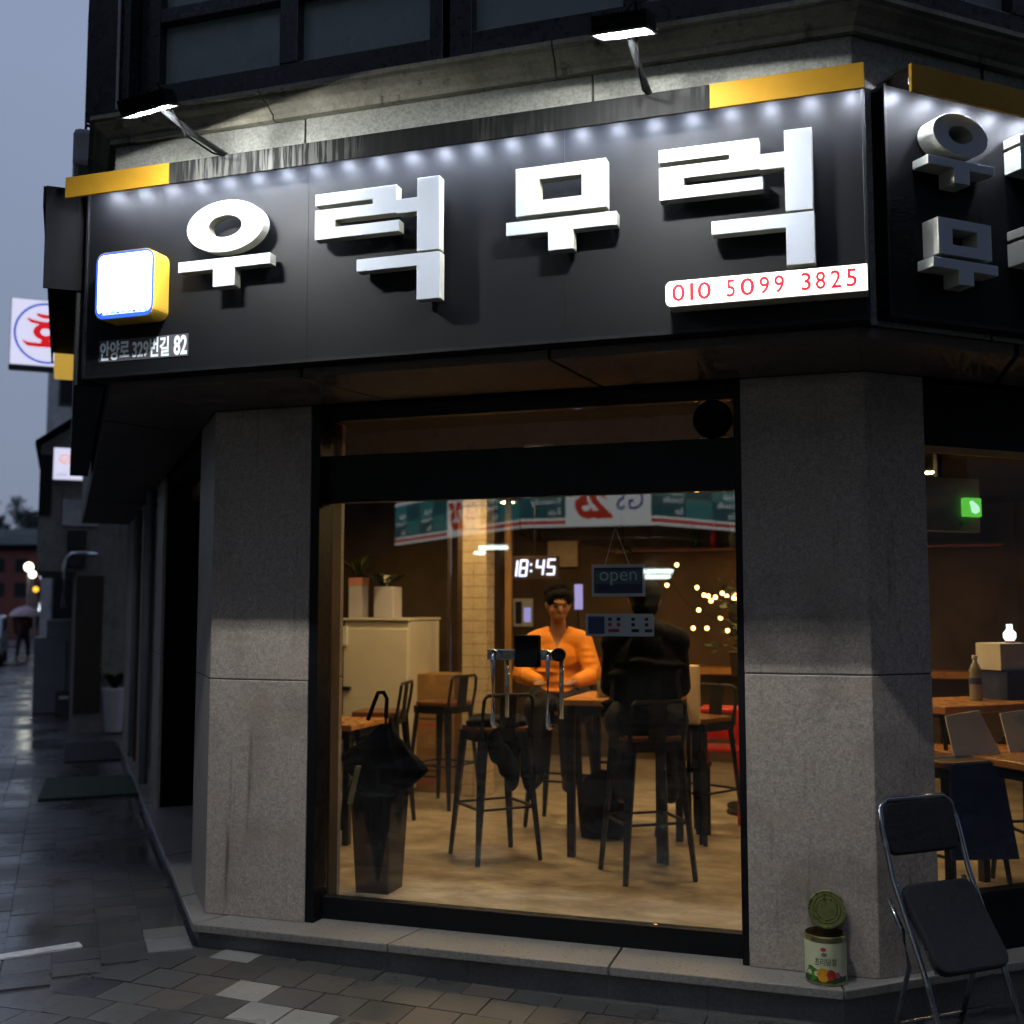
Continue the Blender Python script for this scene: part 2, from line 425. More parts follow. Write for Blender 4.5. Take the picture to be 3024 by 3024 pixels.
def text_mb(body, fn, u0, u1, v0, v1, d0, d1, mi=0, bold=0.0):   # letters fitted into a rectangle of a plane
    cu = bpy.data.curves.new('t', 'FONT'); cu.body = body; cu.extrude = .5; cu.resolution_u = 3; cu.offset = bold
    o = bpy.data.objects.new('t', cu); COL.objects.link(o)
    dg = bpy.context.evaluated_depsgraph_get(); dg.update()
    me = bpy.data.meshes.new_from_object(o.evaluated_get(dg))
    mb = MB()
    if len(me.vertices):
        xs = [p.co.x for p in me.vertices]; ys = [p.co.y for p in me.vertices]
        ax, bx, ay, by = min(xs), max(xs), min(ys), max(ys)
        for p in me.vertices:
            u = u0 + (p.co.x - ax) / max(1e-6, bx - ax) * (u1 - u0); vv = v0 + (p.co.y - ay) / max(1e-6, by - ay) * (v1 - v0)
            mb.v.append(tuple(fn(u, vv, d0 if p.co.z < 0 else d1)))
        for f in me.polygons: mb.f.append(tuple(f.vertices)); mb.m.append(mi)
    bpy.data.objects.remove(o); bpy.data.curves.remove(cu); bpy.data.meshes.remove(me)
    return mb
def join(a, b):
    k = len(a.v); a.v += b.v; a.f += [tuple(i + k for i in f) for f in b.f]; a.m += b.m; return a
def rrect(u0, u1, v0, v1, r, seg=5, corners=(1, 1, 1, 1)):   # bl, br, tr, tl
    P = []
    for (cu, cv, a0, on) in ((u0 + r, v0 + r, 180, corners[0]), (u1 - r, v0 + r, 270, corners[1]), (u1 - r, v1 - r, 0, corners[2]), (u0 + r, v1 - r, 90, corners[3])):
        if on:
            for i in range(seg + 1): a = R(a0 + 90 * i / seg); P.append((cu + r * math.cos(a), cv + r * math.sin(a)))
        else:
            P.append((cu + (r if a0 in (270, 0) else -r), cv + (r if a0 in (0, 90) else -r)))
    return P
def ell(cu, cv, ru, rv, n=40): return [(cu + ru * math.cos(2 * math.pi * i / n), cv + rv * math.sin(2 * math.pi * i / n)) for i in range(n)]

class Frame:   # a wall plane: u along it, d out of it, z up
    def __init__(s, o, U, N): s.o = Vector((o[0], o[1], 0)); s.U = Vector((U[0], U[1], 0)); s.N = Vector((N[0], N[1], 0))
    def p(s, u, d, z): q = s.o + s.U * u + s.N * d; return (q.x, q.y, z)
    def box(s, mb, u0, u1, d0, d1, z0, z1, mi=0):
        return mb.hexa([s.p(u0, d0, z0), s.p(u1, d0, z0), s.p(u1, d1, z0), s.p(u0, d1, z0), s.p(u0, d0, z1), s.p(u1, d0, z1), s.p(u1, d1, z1), s.p(u0, d1, z1)], mi)
    def fn(s): return lambda u, v, d: s.p(u, d, v)
aL, aR = R(50.01), R(41.62)
XD = 3.0565
FR = Frame((0, 0), (1, 0), (0, -1))
LF = Frame((0, 0), (-math.cos(aL), math.sin(aL)), (-math.sin(aL), -math.cos(aL)))
RT = Frame((XD, 0), (math.cos(aR), math.sin(aR)), (math.sin(aR), -math.cos(aR)))
ZP = .152     # top of the granite base
def gz(x, y): return max(0.0, min(.052, .027 * (2 - x)))

# ------------------------------------------------------------------ ground
def grid(x0, x1, y0, y1, nx, ny, dz=0.0):
    mb = MB(); 
    for j in range(ny + 1):
        for i in range(nx + 1):
            x = x0 + (x1 - x0) * i / nx; y = y0 + (y1 - y0) * j / ny; mb.v.append((x, y, gz(x, y) + dz))
    for j in range(ny):
        for i in range(nx):
            k = j * (nx + 1) + i; mb.f.append((k, k + 1, k + nx + 2, k + nx + 1)); mb.m.append(0)
    return mb
g = MB(); g.quad((-400, -300, -.06), (300, -300, -.06), (300, 500, -.06), (-400, 500, -.06)); struct('ground', g, 'asphalt')
pav = struct('pavement', grid(-40, 12, -14, 40, 260, 90, -.007), 'mortar')
tag(pav, 'wet grey paved street and footway round the corner shop')
# the street that runs away on the left beyond the footway
r_ = MB()
for t0, t1 in ((-6, 3), (3, 12), (12, 45)):
    P = [LF.p(t0, 3.6, 0), LF.p(t1, 3.6, 0), LF.p(t1, 11, 0), LF.p(t0, 11, 0)]
    r_.quad(*[(p[0], p[1], gz(p[0], p[1]) + .004) for p in P])
struct('road', r_, 'asphalt')

def view_ok(x, y, m=.09):   # inside the picture or a step beside it
    M = cam.matrix_basis.inverted() @ Vector((x, y, 0))
    if M.z > -.3: return False
    u, v_ = M.x / -M.z * 3317 / 3024, M.y / -M.z * 3317 / 3024
    return abs(u) < .5 + m and abs(v_) < .5 + m * 1.6
PS = .2
bx = MB(); bx.hexa([(-.0988, -.0988, -.045), (.0988, -.0988, -.045), (.0988, .0988, -.045), (-.0988, .0988, -.045), (-.0972, -.0972, 0), (.0972, -.0972, 0), (.0972, .0972, 0), (-.0972, .0972, 0)])
pmesh = {k: bx.mesh('paver', k) for k in ('paver', 'paver_light', 'paver_dark', 'paver_red')}
cand = []
for i in range(-14, 40):       # in front of the shop: rows along the front
    for j in range(0, 14):
        x, y = -2.6 + PS * i + (.11, .05, .0, .17, .09, .03)[j % 6], -.185 - PS * j
        if (x - .057) * .906 - (y + .18) * -.42 * -1 < .07: continue
        if RT.N.x * (x - XD) + RT.N.y * y < .10 and y > -.1: continue
        cand.append((x, y, 0.0, 'f'))
for i in range(-14, 60):       # along the side street
    for j in range(0, 18):
        t, d = -.9 + PS * i + (.1 if j % 2 else 0), .17 + PS * j
        x, y, _ = LF.p(t, d, 0)
        if (x - .057) * .906 - (y + .18) * -.42 * -1 > -.07: continue
        cand.append((x, y, math.pi - aL, 'l'))
cand = [c for c in cand if view_ok(c[0], c[1])]
C0 = Vector((3.1146, -4.7517))
cand.sort(key=lambda c: (Vector((c[0], c[1])) - C0).length)
light_at = [(.31, -.185), (-.08, -.16), (.60, -.585), (.77, -.785), (.97, -.785), (-.17, -.02)]
dark_at = [(-.15, -.72), (.0, -.85)]
def kindof(x, y):
    for a, b in light_at:
        if abs(x - a) < .095 and abs(y - b) < .095: return 'paver_light'
    for a, b in dark_at:
        if abs(x - a) < .12 and abs(y - b) < .12: return 'paver_dark'
    return 'paver_red' if random.random() < .12 else 'paver'
rest = MB()
for k, (x, y, a, z_) in enumerate(cand):
    h = gz(x, y) + random.uniform(-.0015, .0015)
    tilt = math.atan(.027) if 0.07 < x < 2 else 0
    if k < 290:
        o = link('paver', pmesh[kindof(x, y)], pav); o.location = (x, y, h); o.rotation_euler = (random.uniform(-.004, .004), tilt + random.uniform(-.004, .004), a + random.uniform(-.006, .006))
    else:
        ca, sa = math.cos(a), math.sin(a); q = []
        for zz, e in ((-.04, .097), (0, .095)):
            for sx, sy in ((-1, -1), (1, -1), (1, 1), (-1, 1)):
                px, py = x + sx * e * ca - sy * e * sa, y + sx * e * sa + sy * e * ca; q.append((px, py, gz(px, py) + zz + (h - gz(x, y))))
        rest.hexa(q, 1 if random.random() < .1 else 0)
if rest.v: tag(part('paver_field', rest, ['paver_field', 'paver_red'], pav), kind='stuff')
# painted white line at the kerb
ln = MB(); P = [(-1.35, -1.41), (-1.30, -1.46), (-.415, -.345), (-.475, -.30)]
ln.hexa([(x, y, gz(x, y) - .001) for x, y in P] + [(x, y, gz(x, y) + .006) for x, y in P])
part('painted_line', ln, 'line_paint', pav)
for t0, t1, d0, d1 in ((6.0, 6.12, 1.5, 2.7), (7.4, 13.5, 2.62, 2.7), (8.4, 17, 3.2, 3.28)):
    q = MB(); LF.box(q, t0, t1, d0, d1, .046, .0575); part('painted_line', q, 'line_paint', pav)
# a green mat and a black mat lie on the footway by the side wall
q = MB(); P = [(-3.37, 2.75), (-2.78, 3.29), (-3.44, 4.14), (-4.11, 3.70)]
q.hexa([(x, y, .051) for x, y in P] + [(x, y, .072) for x, y in P])
solo('floor_mat', q, 'mat_green', 'worn dark green mat lying on the wet footway beside the side wall', 'mat', bevel=.006)
q = MB(); LF.box(q, 6.6, 8.3, -.02 + .1, .62, .051, .068)
solo('floor_mat', q, 'mat_black', 'black mat lying under the tall white planter on the footway', 'mat', bevel=.005)

# ------------------------------------------------------------------ the corner building
B = thing('corner_building', 'granite corner building with black shop front and dark upper windows', 'building', (0, 0, 0))
def bpart(name, fr, u0, u1, d0, d1, z0, z1, m_, bevel=0, par=None):
    mb = MB(); fr.box(mb, u0, u1, d0, d1, z0, z1); return part(name, mb, m_, par or B, bevel)
ZJR, ZJL, ZS = 1.33, 1.257, 2.5686
# pillars: granite slabs with open joints over a dark core
def pillar(poly, z0, z1, mat_, name):
    mb = MB(); mb.prism(poly, lambda u, v_, d: (u, v_, d), z0, z1); return part(name, mb, mat_, B, .004)
def shrink(poly, e):
    cx = sum(p[0] for p in poly) / len(poly); cy_ = sum(p[1] for p in poly) / len(poly)
    return [(x + (cx - x) * e, y + (cy_ - y) * e) for x, y in poly]
lp = [(.53, 0), (0, 0), LF.p(.62, 0, 0)[:2], LF.p(.62, -.30, 0)[:2], (.12, .36), (.53, .36)]
rp = [(2.555, 0), (XD, 0), RT.p(.312, 0, 0)[:2], RT.p(.312, -.25, 0)[:2], (2.9, .36), (2.555, .36)]
for poly, zj in ((lp, ZJL), (rp, ZJR)):
    pillar(shrink(poly, .012), ZP - .02, ZS + .02, 'joint_dark', 'pillar_core')
    pillar(poly, ZP, zj - .0022, 'granite_pillar', 'stone_slab')
    pillar(poly, zj + .0022, ZS - .004, 'granite_pillar', 'stone_slab')
# base: slabs on top, darker riser below
pl_o = [LF.p(7.5, .07, 0)[:2], (.057, -.181), (2.932, -.181), RT.p(6.0, .05, 0)[:2]]
pl_i = [LF.p(7.5, -.35, 0)[:2], (.30, .5), (2.80, .5), RT.p(6.0, -.35, 0)[:2]]
def base_seg(a, b, ia, ib, z0, z1, m_, nm, e=0.0):
    P = [a, b, ib, ia]; mb = MB(); mb.hexa([(x, y, z0) for x, y in P] + [(x, y, z1) for x, y in P]); return part(nm, mb, m_, B, .004 if nm == 'plinth_slab' else 0)
def lerp(a, b, t): return (a[0] + (b[0] - a[0]) * t, a[1] + (b[1] - a[1]) * t)
for si, cuts in ((0, [0, .3, .55, .8, .93, 1]), (1, [0, .34, .68, .999]), (2, [0, .12, .4, .7, 1])):
    A0, B0, A1, B1 = pl_o[si], pl_o[si + 1], pl_i[si], pl_i[si + 1]
    for k in range(len(cuts) - 1):
        e = .0015
        base_seg(lerp(A0, B0, cuts[k] + (e if k else 0)), lerp(A0, B0, cuts[k + 1] - e), lerp(A1, B1, cuts[k] + (e if k else 0)), lerp(A1, B1, cuts[k + 1] - e), ZP - .036, ZP, 'granite_plinth', 'plinth_slab')
    nA, nB = lerp(A0, A1, .05), lerp(B0, B1, .05)
    base_seg(nA, nB, A1, B1, -.05, ZP - .037, 'granite_riser', 'plinth_riser')
# interior floor
q = MB(); P = [(-4.0, 5.55), (-.02, .30), (3.05, .30), (6.2, 3.1), (4.2, 5.55)]
P = [LF.p(6.2, -.36, 0)[:2], LF.p(.62, -.36, 0)[:2], (.30, .42), (2.80, .42), RT.p(.32, -.36, 0)[:2], RT.p(4.6, -.36, 0)[:2], (4.6, 6.2), (-3.6, 6.2)]
P = [p for p in P]
q.prism(P, lambda u, v_, d: (u, v_, d), ZP - .05, ZP + .018); part('shop_floor', q, 'floor_vinyl', B)
q = MB(); q.prism([(.30, .14), (2.80, .14), (2.80, .42), (.30, .42)], lambda u, v_, d: (u, v_, d), ZP + .001, ZP + .0175); part('door_sill', q, 'floor_vinyl', B)
# overhang: soffit slabs and upper walls
UL, UR = (-.166, -.6), (3.05, -.6)
dLu = (UL[0] * LF.N.x + UL[1] * LF.N.y); dRu = ((UR[0] - XD) * RT.N.x + UR[1] * RT.N.y)
tLu = (UL[0] * LF.U.x + UL[1] * LF.U.y); tRu = ((UR[0] - XD) * RT.U.x + UR[1] * RT.U.y)
def chain(o):   # outline of the upper storey, moved out by o, mitred
    a = math.pi / 2
    kL = math.tan((math.pi - (math.pi - aL)) / 2) ; kR = math.tan(aR / 2)
    return [LF.p(8.2, dLu + o, 0)[:2], (UL[0] - o * math.tan(aL / 2), UL[1] - o), (UR[0] + o * math.tan(aR / 2), UR[1] - o), RT.p(6.0, dRu + o, 0)[:2]]
def sweep(prof, i, t0=0., t1=1., closed=True):   # profile (out, z) swept along side i of the outline
    mb = MB(); n_ = len(prof); rows = []
    for t in (t0, t1):
        rows.append([(*lerp(chain(o)[i], chain(o)[i + 1], t), z) for o, z in prof])
    k = len(mb.v); mb.v += rows[0] + rows[1]
    for a in range(n_):
        b_ = (a + 1) % n_; mb.f.append((a, b_, n_ + b_, n_ + a)); mb.m.append(0)
    mb.f.append(tuple(range(n_))); mb.m.append(0); mb.f.append(tuple(range(n_, 2 * n_))); mb.m.append(0)
    return mb
wall_in = [LF.p(8.2, 0, 0)[:2], (0, 0), (XD, 0), RT.p(6.0, 0, 0)[:2]]
for i, cuts in ((0, (0, .35, .65, .9, 1)), (1, (0, .3, .64, 1)), (2, (0, .12, .4, .7, 1))):
    for k in range(len(cuts) - 1):
        a, b_ = cuts[k] + (.002 if k else 0), cuts[k + 1] - .002 * (cuts[k + 1] < 1)
        o0, o1 = chain(-.006)[i], chain(-.006)[i + 1]
        P = [lerp(o0, o1, a), lerp(o0, o1, b_), lerp(wall_in[i], wall_in[i + 1], b_), lerp(wall_in[i], wall_in[i + 1], a)]
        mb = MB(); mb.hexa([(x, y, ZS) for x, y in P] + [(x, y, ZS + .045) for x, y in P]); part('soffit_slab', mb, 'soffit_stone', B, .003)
ZC = 3.6975
for i, cuts in ((0, (0, .3, .6, .93, 1)), (1, (0, .302, .697, 1)), (2, (0, .1, .35, .6, 1))):
    part('wall_core', sweep([(-.02, ZS + .05), (-.02, ZC + .10), (-.20, ZC + .10), (-.20, ZS + .05)], i), 'joint_dark', B); part('wall_core', sweep([(-.14, ZC + .101), (-.14, 7.5), (-.30, 7.5), (-.30, ZC + .101)], i), 'joint_dark', B)
    for k in range(len(cuts) - 1):
        a, b_ = cuts[k] + (.0012 if k else 0), cuts[k + 1] - .0012 * (cuts[k + 1] < 1)
        part('stone_block', sweep([(0, ZS + .05), (0, ZC - .004), (-.018, ZC - .004), (-.018, ZS + .05)], i, a, b_), 'granite_upper', B, .003)
prof = [(0, ZC), (.028, ZC), (.028, ZC + .022), (.040, ZC + .03), (.062, ZC + .052), (.088, ZC + .066), (.094, ZC + .072), (.094, ZC + .080), (.115, ZC + .084), (.115, ZC + .103), (.0, ZC + .112), (-.018, ZC + .112), (-.018, ZC)]
for i, cuts in ((0, (0, .4, .7, .95, 1)), (1, (0, .26, .652, 1)), (2, (0, .2, .5, 1))):
    for k in range(len(cuts) - 1):
        a, b_ = cuts[k] + (.001 if k else 0), cuts[k + 1] - .001 * (cuts[k + 1] < 1)
        part('cornice_stone', sweep(prof, i, a, b_), 'granite_cornice', B)
# upper windows: dark frames, smoked panes
ZW = ZC + .112
def upper_window(fr, u0, u1, dd, name='window'):
    mb = MB(); z0, z1 = ZW + .002, 6.4
    for a, b_ in ((u0, u0 + .10), (u1 - .06, u1)): fr.box(mb, a, b_, dd - .1, dd, z0, z1)
    fr.box(mb, u0 + .10, u1 - .06, dd - .1, dd - .001, z0, ZW + .16); fr.box(mb, u0 + .10, u1 - .06, dd - .1, dd - .001, 4.262, 4.33); fr.box(mb, u0 + .1, u1 - .06, dd - .1, dd - .001, 6.2, z1)
    um = (u0 + .1 + u1 - .06) / 2
    fr.box(mb, um - .045, um + .045, dd - .1, dd + .002, ZW + .158, 6.21)
    wn_ = part(name, mb, 'navy_frame', B, .004)
    for a, b_ in ((u0 + .1, um - .045), (um + .045, u1 - .06)):
        for c, d in ((ZW + .16, 4.262), (4.33, 6.2)):
            p = MB(); fr.box(p, a, b_, dd - .06, dd - .052, c, d); part('pane', p, 'pane_frosted', wn_)
    return wn_
UF = Frame((0, -.6), (1, 0), (0, -1))
upper_window(UF, -.06, 1.43, -.02); upper_window(UF, 1.46, 2.98, -.02)
URr = Frame(UR, (RT.U.x, RT.U.y), (RT.N.x, RT.N.y)); ULl = Frame(UL, (LF.U.x, LF.U.y), (LF.N.x, LF.N.y))
upper_window(URr, .12, 1.6, -.02); upper_window(URr, 1.7, 3.2, -.02)
upper_window(ULl, .5, 2.0, -.02); upper_window(ULl, 2.6, 4.1, -.02)
# dark corner posts of the upper storey
for x0, x1 in ((-.30, -.065), (2.985, 3.10)):
    q = MB(); q.box(x0, x1, -.655, -.3, ZW + .003, 7.4); part('corner_post', q, 'navy_frame', B, .006)
q = MB(); q.tube([(-.115, -.668, ZW + .03), (-.118, -.668, 7.0)], .007, 8); part('lightning_cable', q, 'pvc_grey', B)
q = MB(); q.prism([(-3.4, 3.5), (-.2, -.3), (3.1, -.3), (6.5, 3.2), (4, 7.5), (-3, 7.5)], lambda u, v_, d: (u, v_, d), 7.45, 7.6); part('roof', q, 'concrete_old', B)
q = MB(); q.prism([(-4.5, 5.0), (-.1, -.25), (3.05, -.25), (6.8, 3.2), (4.6, 6.3), (-3.6, 6.3)], lambda u, v_, d: (u, v_, d), 3.8, 3.86); part('upper_floor', q, 'ceiling_dark', B)

# ---- inside shell
def vwall(name, a, b, z0, z1, m_, th=.06):
    a, b = Vector((*a, 0)), Vector((*b, 0)); d = (b - a).normalized(); nn = Vector((-d.y, d.x, 0)) * th
    P = [a, b, b + nn, a + nn]; mb = MB(); mb.hexa([(p.x, p.y, z0) for p in P] + [(p.x, p.y, z1) for p in P]); return part(name, mb, m_, B)
IZ0, IZ1 = ZP + .018, 2.52; FZ0 = ZP + .019
vwall('inner_wall', (-.45, 4.25), (-3.6, 4.25), IZ0, IZ1, 'wall_left_in', -.08)
vwall('inner_wall', (-.45, 6.0), (-.45, 4.34), IZ0, IZ1, 'wall_brown')
vwall('inner_wall', (4.2, 5.9), (-.46, 5.9), IZ0, IZ1, 'wall_brown', -.08)
vwall('inner_wall', RT.p(3.6, -.4, 0)[:2], (4.2, 5.9), IZ0, IZ1, 'wall_brown', -.08)
vwall('inner_wall', LF.p(3.05, -.36, 0)[:2], LF.p(6.2, -.36, 0)[:2], IZ0, IZ1, 'wall_left_in', -.06)
q = MB(); q.prism([LF.p(6.2, -.05, 0)[:2], (.02, .06), (3.03, .06), RT.p(5.0, -.05, 0)[:2], (4.6, 6.2), (-3.6, 6.2)], lambda u, v_, d: (u, v_, d), IZ1 + .005, IZ1 + .04); part('ceiling', q, 'ceiling_dark', B)
# shop ceiling lights, with unseen ones added to brighten person and fridge
LIGHTS = [(-1.21, 4.75), (.03, 4.44), (1.84, 3.82), (.6, 2.0), (1.9, 2.1), (.2, 3.0), (1.3, 3.1), (2.9, 2.2), (3.4, 3.3), (1.25, 1.35), (2.25, 1.4), (-.65, 2.55), (4.2, 2.6), (1.12, 1.75)]
dl0 = None
for x, y in LIGHTS:
    mb = MB(); mb.lathe([(.085, 0), (.085, -.012), (.062, -.016), (.06, -.004), (.0, -.004)], (x, y, IZ1 + .004), 20)
    o = part('ceiling_light', mb, 'white_paint', B)
    q = MB(); q.lathe([(.058, -.010), (.0, -.0101)], (x, y, IZ1 + .004), 20); part('lamp_disc', q, 'downlight', o)
# tiled column and post inside
colm = MB(); colm.box(.018, .198, 3.408, 3.588, IZ0, IZ1); tc_ = part('tiled_column', colm, 'grout', B)
tx, tz = .0945, .0885
for k in range(27):
    z0 = IZ0 + .002 + k * tz
    if z0 + tz > IZ1: break
    for i in range(2):
        q = MB(); a = .0105 + i * tx; q.box(a + .0015, a + tx - .0015, 3.398, 3.4085, z0 + .002, z0 + tz - .002); part('tile', q, 'tile_cream', tc_, .0015)
        q = MB(); a = 3.4 + i * tx; q.box(.1975, .208, a + .0015, a + tx - .0015, z0 + .002, z0 + tz - .002); part('tile', q, 'tile_cream', tc_, .0015)
q = MB(); q.box(.221, .270, 3.8, 3.85, IZ0, IZ1); part('wooden_post', q, 'wood_warm', B, .003)
q = MB(); q.box(.60, 4.1, 5.6, 5.88, 2.12, 2.15); part('wall_shelf', q, 'shelf_dark', B)
q = MB(); q.box(.62, 4.08, 5.594, 5.599, 2.124, 2.136); part('shelf_light', q, 'shelf_glow', B)
q = MB(); q.box(.60, 4.1, 5.55, 5.88, 1.0, 1.06); part('wall_shelf', q, 'wood_top', B)
q = MB(); q.box(-.02, .28, 5.83, 5.89, 2.0, 2.25); part('light_panel', q, 'tile_cream', B)
q = MB(); q.box(.5303, .558, .151, .27, FZ0, 2.51); part('inner_lining', q, 'wall_left_in', B)

# ---- glazed entrance
E_ = MB(); yo, yi = .09, .15
E_.box(.5302, .575, .006, yi, ZP, 2.565); E_.box(2.526, 2.5548, .006, yi, ZP, 2.565)
E_.box(.575, 2.526, yo, yi, ZP, .252); E_.box(.575, 2.526, yo + .001, yi, 2.103, 2.33); E_.box(.575, 2.526, yo, yi, 2.50, 2.565)
ent = part('entrance', E_, 'black_frame', B, .003)
def pane(name, par, x0, x1, z0, z1, m_='glass_door'):
    q = MB(); q.box(x0, x1, .118, .128, z0, z1); return part(name, q, m_, par)
pane('transom_pane', ent, .576, 2.525, 2.331, 2.499)
pane('door_pane', ent, .576, 1.538, .2525, 2.102); pane('door_pane', ent, 1.541, 2.525, .2525, 2.102)
def handle(x0):
    mb = MB()
    for off in (0,):
        mb.tube([(x0, .112, 1.392), (x0, .075, 1.400), (x0, .058, 1.385), (x0, .055, 1.35), (x0, .055, 1.10), (x0, .058, 1.077), (x0, .085, 1.070), (x0, .113, 1.072)], .0115, 10)
    o = part('door_handle', mb, 'chrome', ent, smooth=True)
    return o
handle(1.432); handle(1.690)
q = MB(); q.tube([(1.455, .19, 1.385), (1.456, .185, 1.10)], .010, 10); part('door_handle', q, 'chrome', ent, smooth=True)
q = MB(); q.tube([(1.714, .19, 1.385), (1.715, .185, 1.10)], .010, 10); part('door_handle', q, 'chrome', ent, smooth=True)
q = MB(); q.box(1.393, 1.538, .085, .117, 1.365, 1.412); q.box(1.541, 1.742, .085, .117, 1.365, 1.412); part('patch_fitting', q, 'steel', ent, .004)
q = MB(); q.box(1.532, 1.642, .055, .1165, 1.335, 1.478); lk = part('door_lock', q, 'matt_black', ent, .008)
q = MB(); q.lathe([(.03, -.012), (.03, .012)], (0, 0, 0), 18); q.v = [(1.735 + x, .075 + z, 1.392 + y) for x, y, z in q.v]; part('keyhole_knob', q, 'matt_black', ent)
q = MB(); q.lathe([(.078, 0), (.085, .012), (.06, .02), (.03, .012), (.0, .014)], (0, 0, 0), 24); q.v = [(2.425 + x, .112 - z, 2.415 + y) for x, y, z in q.v]; part('vent_fan', q, 'matt_black', ent, smooth=True)
# ---- right shop window
mb = MB(); d0, d1 = -.16, -.09
for u0, u1 in ((.312, .345), (1.9, 1.95), (3.55, 3.6)): RT.box(mb, u0, u1, d0, d1, ZP, 2.565)
for z0, z1 in ((ZP, .40), (2.28, 2.565)):
    for u0, u1 in ((.345, 1.9), (1.95, 3.55)): RT.box(mb, u0, u1, d0, d1 - .001, z0, z1)
win = part('shop_window', mb, 'black_frame', B, .003)
mb = MB(); RT.box(mb, .345, 1.9, d1 - .004, d1 + .012, 2.262, 2.292); part('rail', mb, 'wood_warm', win)
mb = MB(); RT.box(mb, .3122, 1.9, -.088, -.03, 2.535, 2.552); part('rail', mb, 'navy_frame', win)
for u0, u1 in ((.346, 1.899), (1.951, 3.549)):
    for z0, z1 in ((.401, 2.279),):
        q = MB(); RT.box(q, u0, u1, -.13, -.12, z0, z1); part('pane', q, 'glass_door', win)
bpart('stone_slab', RT, 3.6, 6.0, -.3, 0, ZP, ZS - .004, 'granite_pillar', .004)
bpart('lintel', RT, .3122, 3.6, -.30, -.002, 2.5655, 2.66, 'matt_black'); bpart('lintel', FR, .5302, 2.5548, -.36, -.002, 2.5655, 2.66, 'matt_black'); bpart('lintel', LF, .622, 8.1, -.40, -.002, 2.5655, 2.66, 'matt_black')
# ---- side wall on the street
bpart('side_door', LF, .63, 3.04, -.40, -.34, ZP, 2.5, 'matt_black')
for t0, t1, z0, z1 in ((.70, .76, .2, 2.4), (1.80, 1.86, .2, 2.4), (2.94, 3.0, .2, 2.4)): bpart('door_stile', LF, t0, t1, -.339, -.32, z0, z1, 'black_frame')
bpart('door_head', LF, .63, 3.04, -.33, -.20, 2.40, 2.5, 'wood_warm')
bpart('door_jamb', LF, 3.045, 3.75, -.36, -.0255, ZP, ZS - .006, 'matt_black'); bpart('stone_slab', LF, 3.05, 3.75, -.025, 0, ZP, 1.25, 'granite_pillar', .004); bpart('stone_slab', LF, 3.05, 3.75, -.025, 0, 1.258, ZS - .004, 'granite_pillar', .004)
for k in range(22): bpart('shutter_slat', LF, 3.76, 5.3, -.16 - .02 * (k % 2), -.10, ZP + .004 + k * .11, ZP + .108 + k * .11, 'dark_steel', .006)
bpart('stone_slab', LF, 5.31, 5.9, -.3, .0, ZP, ZS - .004, 'granite_pillar', .004)
bpart('side_door', LF, 5.91, 7.0, -.25, -.2, ZP, 2.4, 'black_frame')
bpart('stone_slab', LF, 7.0, 8.1, -.3, .0, ZP - .1, ZS - .004, 'granite_pillar', .004)
q = MB(); q.tube([LF.p(3.9, .04, .2), LF.p(3.9, .04, 2.55)], .035, 10); part('drain_pipe', q, 'pvc_grey', B, smooth=True)
q = MB(); q.tube([LF.p(5.7, .04, .2), LF.p(5.7, .04, 2.55)], .03, 10); part('drain_pipe', q, 'pvc_grey', B, smooth=True)

# ------------------------------------------------------------------ signs of the shop
DS = .68
def poly_letter(mb, pts, fr, d0, d1): mb.prism(pts, fr.fn(), d0, d1, 0, 1)
def LUK(mb, fr, tf, d0, d1):
    T = lambda P: [tf(u, v_) for u, v_ in P]
    poly_letter(mb, T([(.94, 3.288), (1.304, 3.288), (1.304, 3.226), (1.393, 3.226), (1.393, 3.303), (1.489, 3.303), (1.489, 3.004), (1.393, 3.004), (1.393, 3.167), (1.304, 3.167), (1.304, 3.172), (1.033, 3.172), (1.033, 3.143), (1.317, 3.143), (1.317, 3.096), (.94, 3.096), (.94, 3.221), (1.198, 3.221), (1.198, 3.239), (.94, 3.239)]), fr, d0, d1)
    poly_letter(mb, T([(1.13, 2.997), (1.492, 2.997), (1.492, 2.808), (1.393, 2.808), (1.393, 2.946), (1.13, 2.946)]), fr, d0, d1)
def UU(mb, fr, tf, d0, d1):
    o = [tf(*p) for p in ell(.515, 3.203, .187, .1125)]; i = [tf(*p) for p in ell(.515, 3.203, .081, .047)]
    mb.ring(o, i, fr.fn(), d0, d1, 0, 1)
    poly_letter(mb, [tf(*p) for p in ((.290, 3.067), (.735, 3.067), (.735, 3.021), (.567, 3.021), (.567, 2.944), (.462, 2.944), (.462, 3.021), (.290, 3.021))], fr, d0, d1)
def MU(mb, fr, tf, d0, d1):
    o = [tf(*p) for p in ((1.805, 3.098), (2.163, 3.098), (2.163, 3.287), (1.805, 3.287))]; i = [tf(*p) for p in ((1.90, 3.153), (2.067, 3.153), (2.067, 3.235), (1.90, 3.235))]
    mb.ring(o, i, fr.fn(), d0, d1, 0, 1)
    poly_letter(mb, [tf(*p) for p in ((1.766, 3.078), (2.202, 3.078), (2.202, 3.025), (2.034, 3.025), (2.034, 2.951), (1.934, 2.951), (1.934, 3.025), (1.766, 3.025))], fr, d0, d1)

